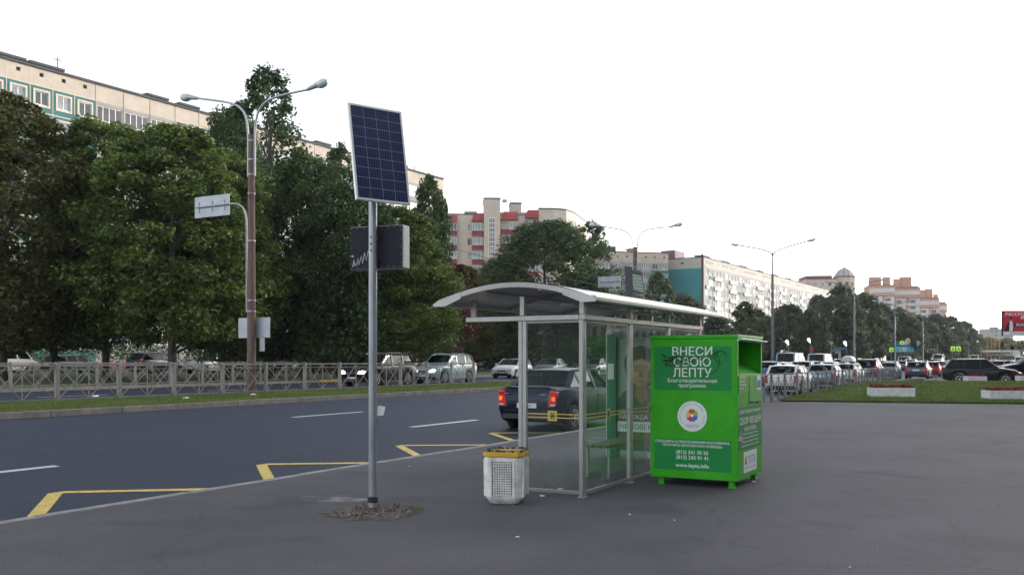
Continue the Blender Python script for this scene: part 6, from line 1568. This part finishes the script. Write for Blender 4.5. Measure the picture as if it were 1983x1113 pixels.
def traffic_light(px, py, d, label, facing=True):
    x, y = W(px, d); root = thing('traffic_light', label, 'traffic light', (x, y, .2), HEAD, 'traffic lights at the junction')
    zc_ = ZY(py, d) - .2; b = MB(); b.tube([(0, .15, -.3), (0, .15, zc_ + .5)], .06, 8); b.build('pole', 'steel_pole', root)
    b = MB(); b.span((-.2, -.12, zc_ - .6), (.2, .1, zc_ + .6)); h_ = b.build('housing', 'black_plastic', root, bevel=.02)
    for k, m_ in enumerate(('tail_off', 'sign_yellow', 'bin_sticker')): b = MB(); b.lathe([(.13, 0), (.12, -.03)], (0, -.13, zc_ + .38 - .38 * k), 12, 0, 'y'); b.build('lens', m_ if not facing else 'trim', h_)
traffic_light(1766, 665, 146, 'left of the paired dark traffic lights by the blue board'); traffic_light(1772, 669, 147, 'right of the paired dark traffic lights by the blue board')
traffic_light(1876, 655, 200, 'traffic light high at the right end of the dark trees'); traffic_light(1941, 668, 170, 'dark traffic light below the left edge of the billboard'); traffic_light(1816, 659, 190, 'pale traffic light in front of the trees left of the crossing signs')
# park lamps with white globes
for px, py, l in ((1525, 664, 'white globe park lamp above the blue-grey van'), (1567, 660, 'white globe park lamp right of the blue-grey van'), (1637, 666, 'white globe park lamp beside the kiosk')):
    x, y = W(px, 118); root = thing('park_lamp', l, 'park lamp', (x, y, .3), HEAD, 'white globe lamps before the trees'); z = ZY(py, 118) - .3
    b = MB(); b.tube([(.15, 0, 0), (.15, 0, z - .1), (.05, 0, z)], .05, 8); b.build('pole', 'steel_pole', root)
    b = MB(); b.tube([(.14, 0, z - .22), (.08, 0, z - .1), (-.02, 0, z + .08), (-.1, 0, z + .26), (-.16, 0, z + .34)], [.06, .10, .17, .18, .08], 12); b.build('globe', 'lamp_globe', root, smooth=60)
# billboard
x, y = W(1942, 110); kb = 110 / FPX; root = thing('billboard', 'red advertising billboard on a mast at the right edge', 'billboard', (x, y, 0), HEAD)
bwid, zt_, zb_ = 6.2, ZY(601, 110), ZY(650, 110)
b = MB(); b.span((0, 0, zb_), (bwid, .35, zt_)); fr_ = b.build('frame', 'box_dark', root, bevel=.02)
b = MB(); b.span((.04, -.02, zb_ + .5), (bwid - .04, -.001, zt_ - .04), 0); b.span((.04, -.02, zb_ + .04), (bwid - .04, -.001, zb_ + .5), 1)
U, V = Vector((1, 0, 0)), Vector((0, 0, 1))
text(b, 'РАССРОЧКА', Vector((2.0, -.022, zt_ - .42)), U, V, width=3.4, height=.42, m=1, bold=.03)
b.span((2.1, -.024, zt_ - .80), (3.9, -.021, zt_ - .70), 1); b.span((2.1, -.024, zt_ - .98), (3.7, -.021, zt_ - .88), 1)
b.span((1.35, -.024, zb_ + 1.05), (2.75, -.021, zb_ + 1.55), 2); text(b, '00,00', Vector((2.05, -.025, zb_ + 1.3)), U, V, width=1.0, m=1, bold=.02)
text(b, 'условия рассрочки', Vector((1.9, -.022, zb_ + .26)), U, V, width=2.2, m=2)
b.prism([(.15, .55), (1.25, .55), (1.3, .9), (1.1, 1.5), (.75, 1.75), (.45, 1.3)], (0, -.026, zb_), U, V, -.004, 2); b.prism([(.75, .55), (1.15, .55), (1.2, 1.0), (1.1, 1.75), (.8, 1.75)], (0, -.031, zb_), U, V, -.004, 1); b.prism(oval(.95, 1.98, .17, .22, 16), (0, -.031, zb_), U, V, -.004, 3); b.prism(oval(.95, 2.1, .18, .14, 16), (0, -.036, zb_), U, V, -.004, 2)
b.build('poster', ['billboard_red', 'white_print', 'black_plastic', 'skin_print'], fr_)
b = MB(); b.tube([(bwid / 2, .2, 0), (bwid / 2, .2, zb_)], .22, 12); b.build('mast', 'steel_pole', root)

# people far off under the trees
def person(px, d, label, top, rz, gz=.55, step=.12):
    x, y = W(px, d)
    V_ = {'pelvis': (0, 0, .93), 'belly': (0, 0, 1.1), 'chest': (0, .0, 1.32), 'neck': (0, 0, 1.48), 'head': (.01, 0, 1.60), 'crown': (0, 0, 1.72)}
    names = list(V_); pts = [V_[k] for k in names]; rad = [.125, .12, .145, .06, .095, .06]; ed = [(0, 1), (1, 2), (2, 3), (3, 4), (4, 5)]
    for sg in (-1, 1):
        i = len(pts); pts += [(0, sg * .09, .88), (sg * step, sg * .10, .48), (sg * step * 1.4 - .05, sg * .10, .07), (sg * step * 1.4 + .12, sg * .11, .035)]; rad += [.085, .06, .042, .035]; ed += [(0, i), (i, i + 1), (i + 1, i + 2), (i + 2, i + 3)]
        i = len(pts); pts += [(0, sg * .19, 1.40), (-sg * step * .5, sg * .24, 1.13), (-sg * step * .8 + .06, sg * .24, .88), (-sg * step * .8 + .09, sg * .24, .79)]; rad += [.06, .045, .034, .03]; ed += [(2, i), (i, i + 1), (i + 1, i + 2), (i + 2, i + 3)]
    me = bpy.data.meshes.new('person'); me.from_pydata(pts, ed, []); o = bpy.data.objects.new('person', me); COL.objects.link(o)
    sk = o.modifiers.new('skin', 'SKIN'); o.modifiers.new('sub', 'SUBSURF').levels = 1
    for v, r_ in zip(me.skin_vertices[0].data, rad): v.radius = (r_, r_)
    me.skin_vertices[0].data[0].use_root = True
    bpy.context.view_layer.update(); m2 = bpy.data.meshes.new_from_object(o.evaluated_get(bpy.context.evaluated_depsgraph_get())); o.modifiers.clear(); o.data = m2
    for mm_ in (top, 'cloth_black', 'skin', 'hair_print'): m2.materials.append(M[mm_])
    for f in m2.polygons:
        z = f.center.z; f.use_smooth = True; f.material_index = 1 if z < .95 and abs(f.center.y) < .2 else (2 if (z > 1.49 and z < 1.63) or (z < .9) else (3 if z >= 1.63 else 0))
    tag(o, label, 'person', 'people walking under the trees'); o.location = (x, y, gz); o.rotation_euler = (0, 0, rz)
person(988, 106, 'person in a blue jacket walking under the trees by the parked cars', 'cloth_blue', .3); person(1048, 120, 'person in black walking beyond the grey saloon', 'cloth_black', 2.0); person(1112, 118, 'person in red walking beyond the shelter end glass', 'cloth_red', 1.2)

# every leftover prototype that was never placed goes away
for k in list(P):
    if k not in used:
        for ch in list(P[k].children):
            for g_ in list(ch.children): bpy.data.objects.remove(g_)
            bpy.data.objects.remove(ch)
        bpy.data.objects.remove(P[k])

# ------------------------------------------------------------------ thin evening haze
hm = bpy.data.materials.new('haze'); hm.use_nodes = True; N = hm.node_tree.nodes; N.remove(N['Principled BSDF'])
pv_ = N.new('ShaderNodeVolumePrincipled'); pv_.inputs['Color'].default_value = (.92, .94, 1.0, 1); pv_.inputs['Density'].default_value = .00017; pv_.inputs['Anisotropy'].default_value = .1
hm.node_tree.links.new(pv_.outputs[0], N['Material Output'].inputs['Volume']); M['haze'] = hm
b = MB(); b.span((-3100, -3100, -1.4), (3100, 3100, 62)); tag(b.build('haze', 'haze'), kind='stuff')
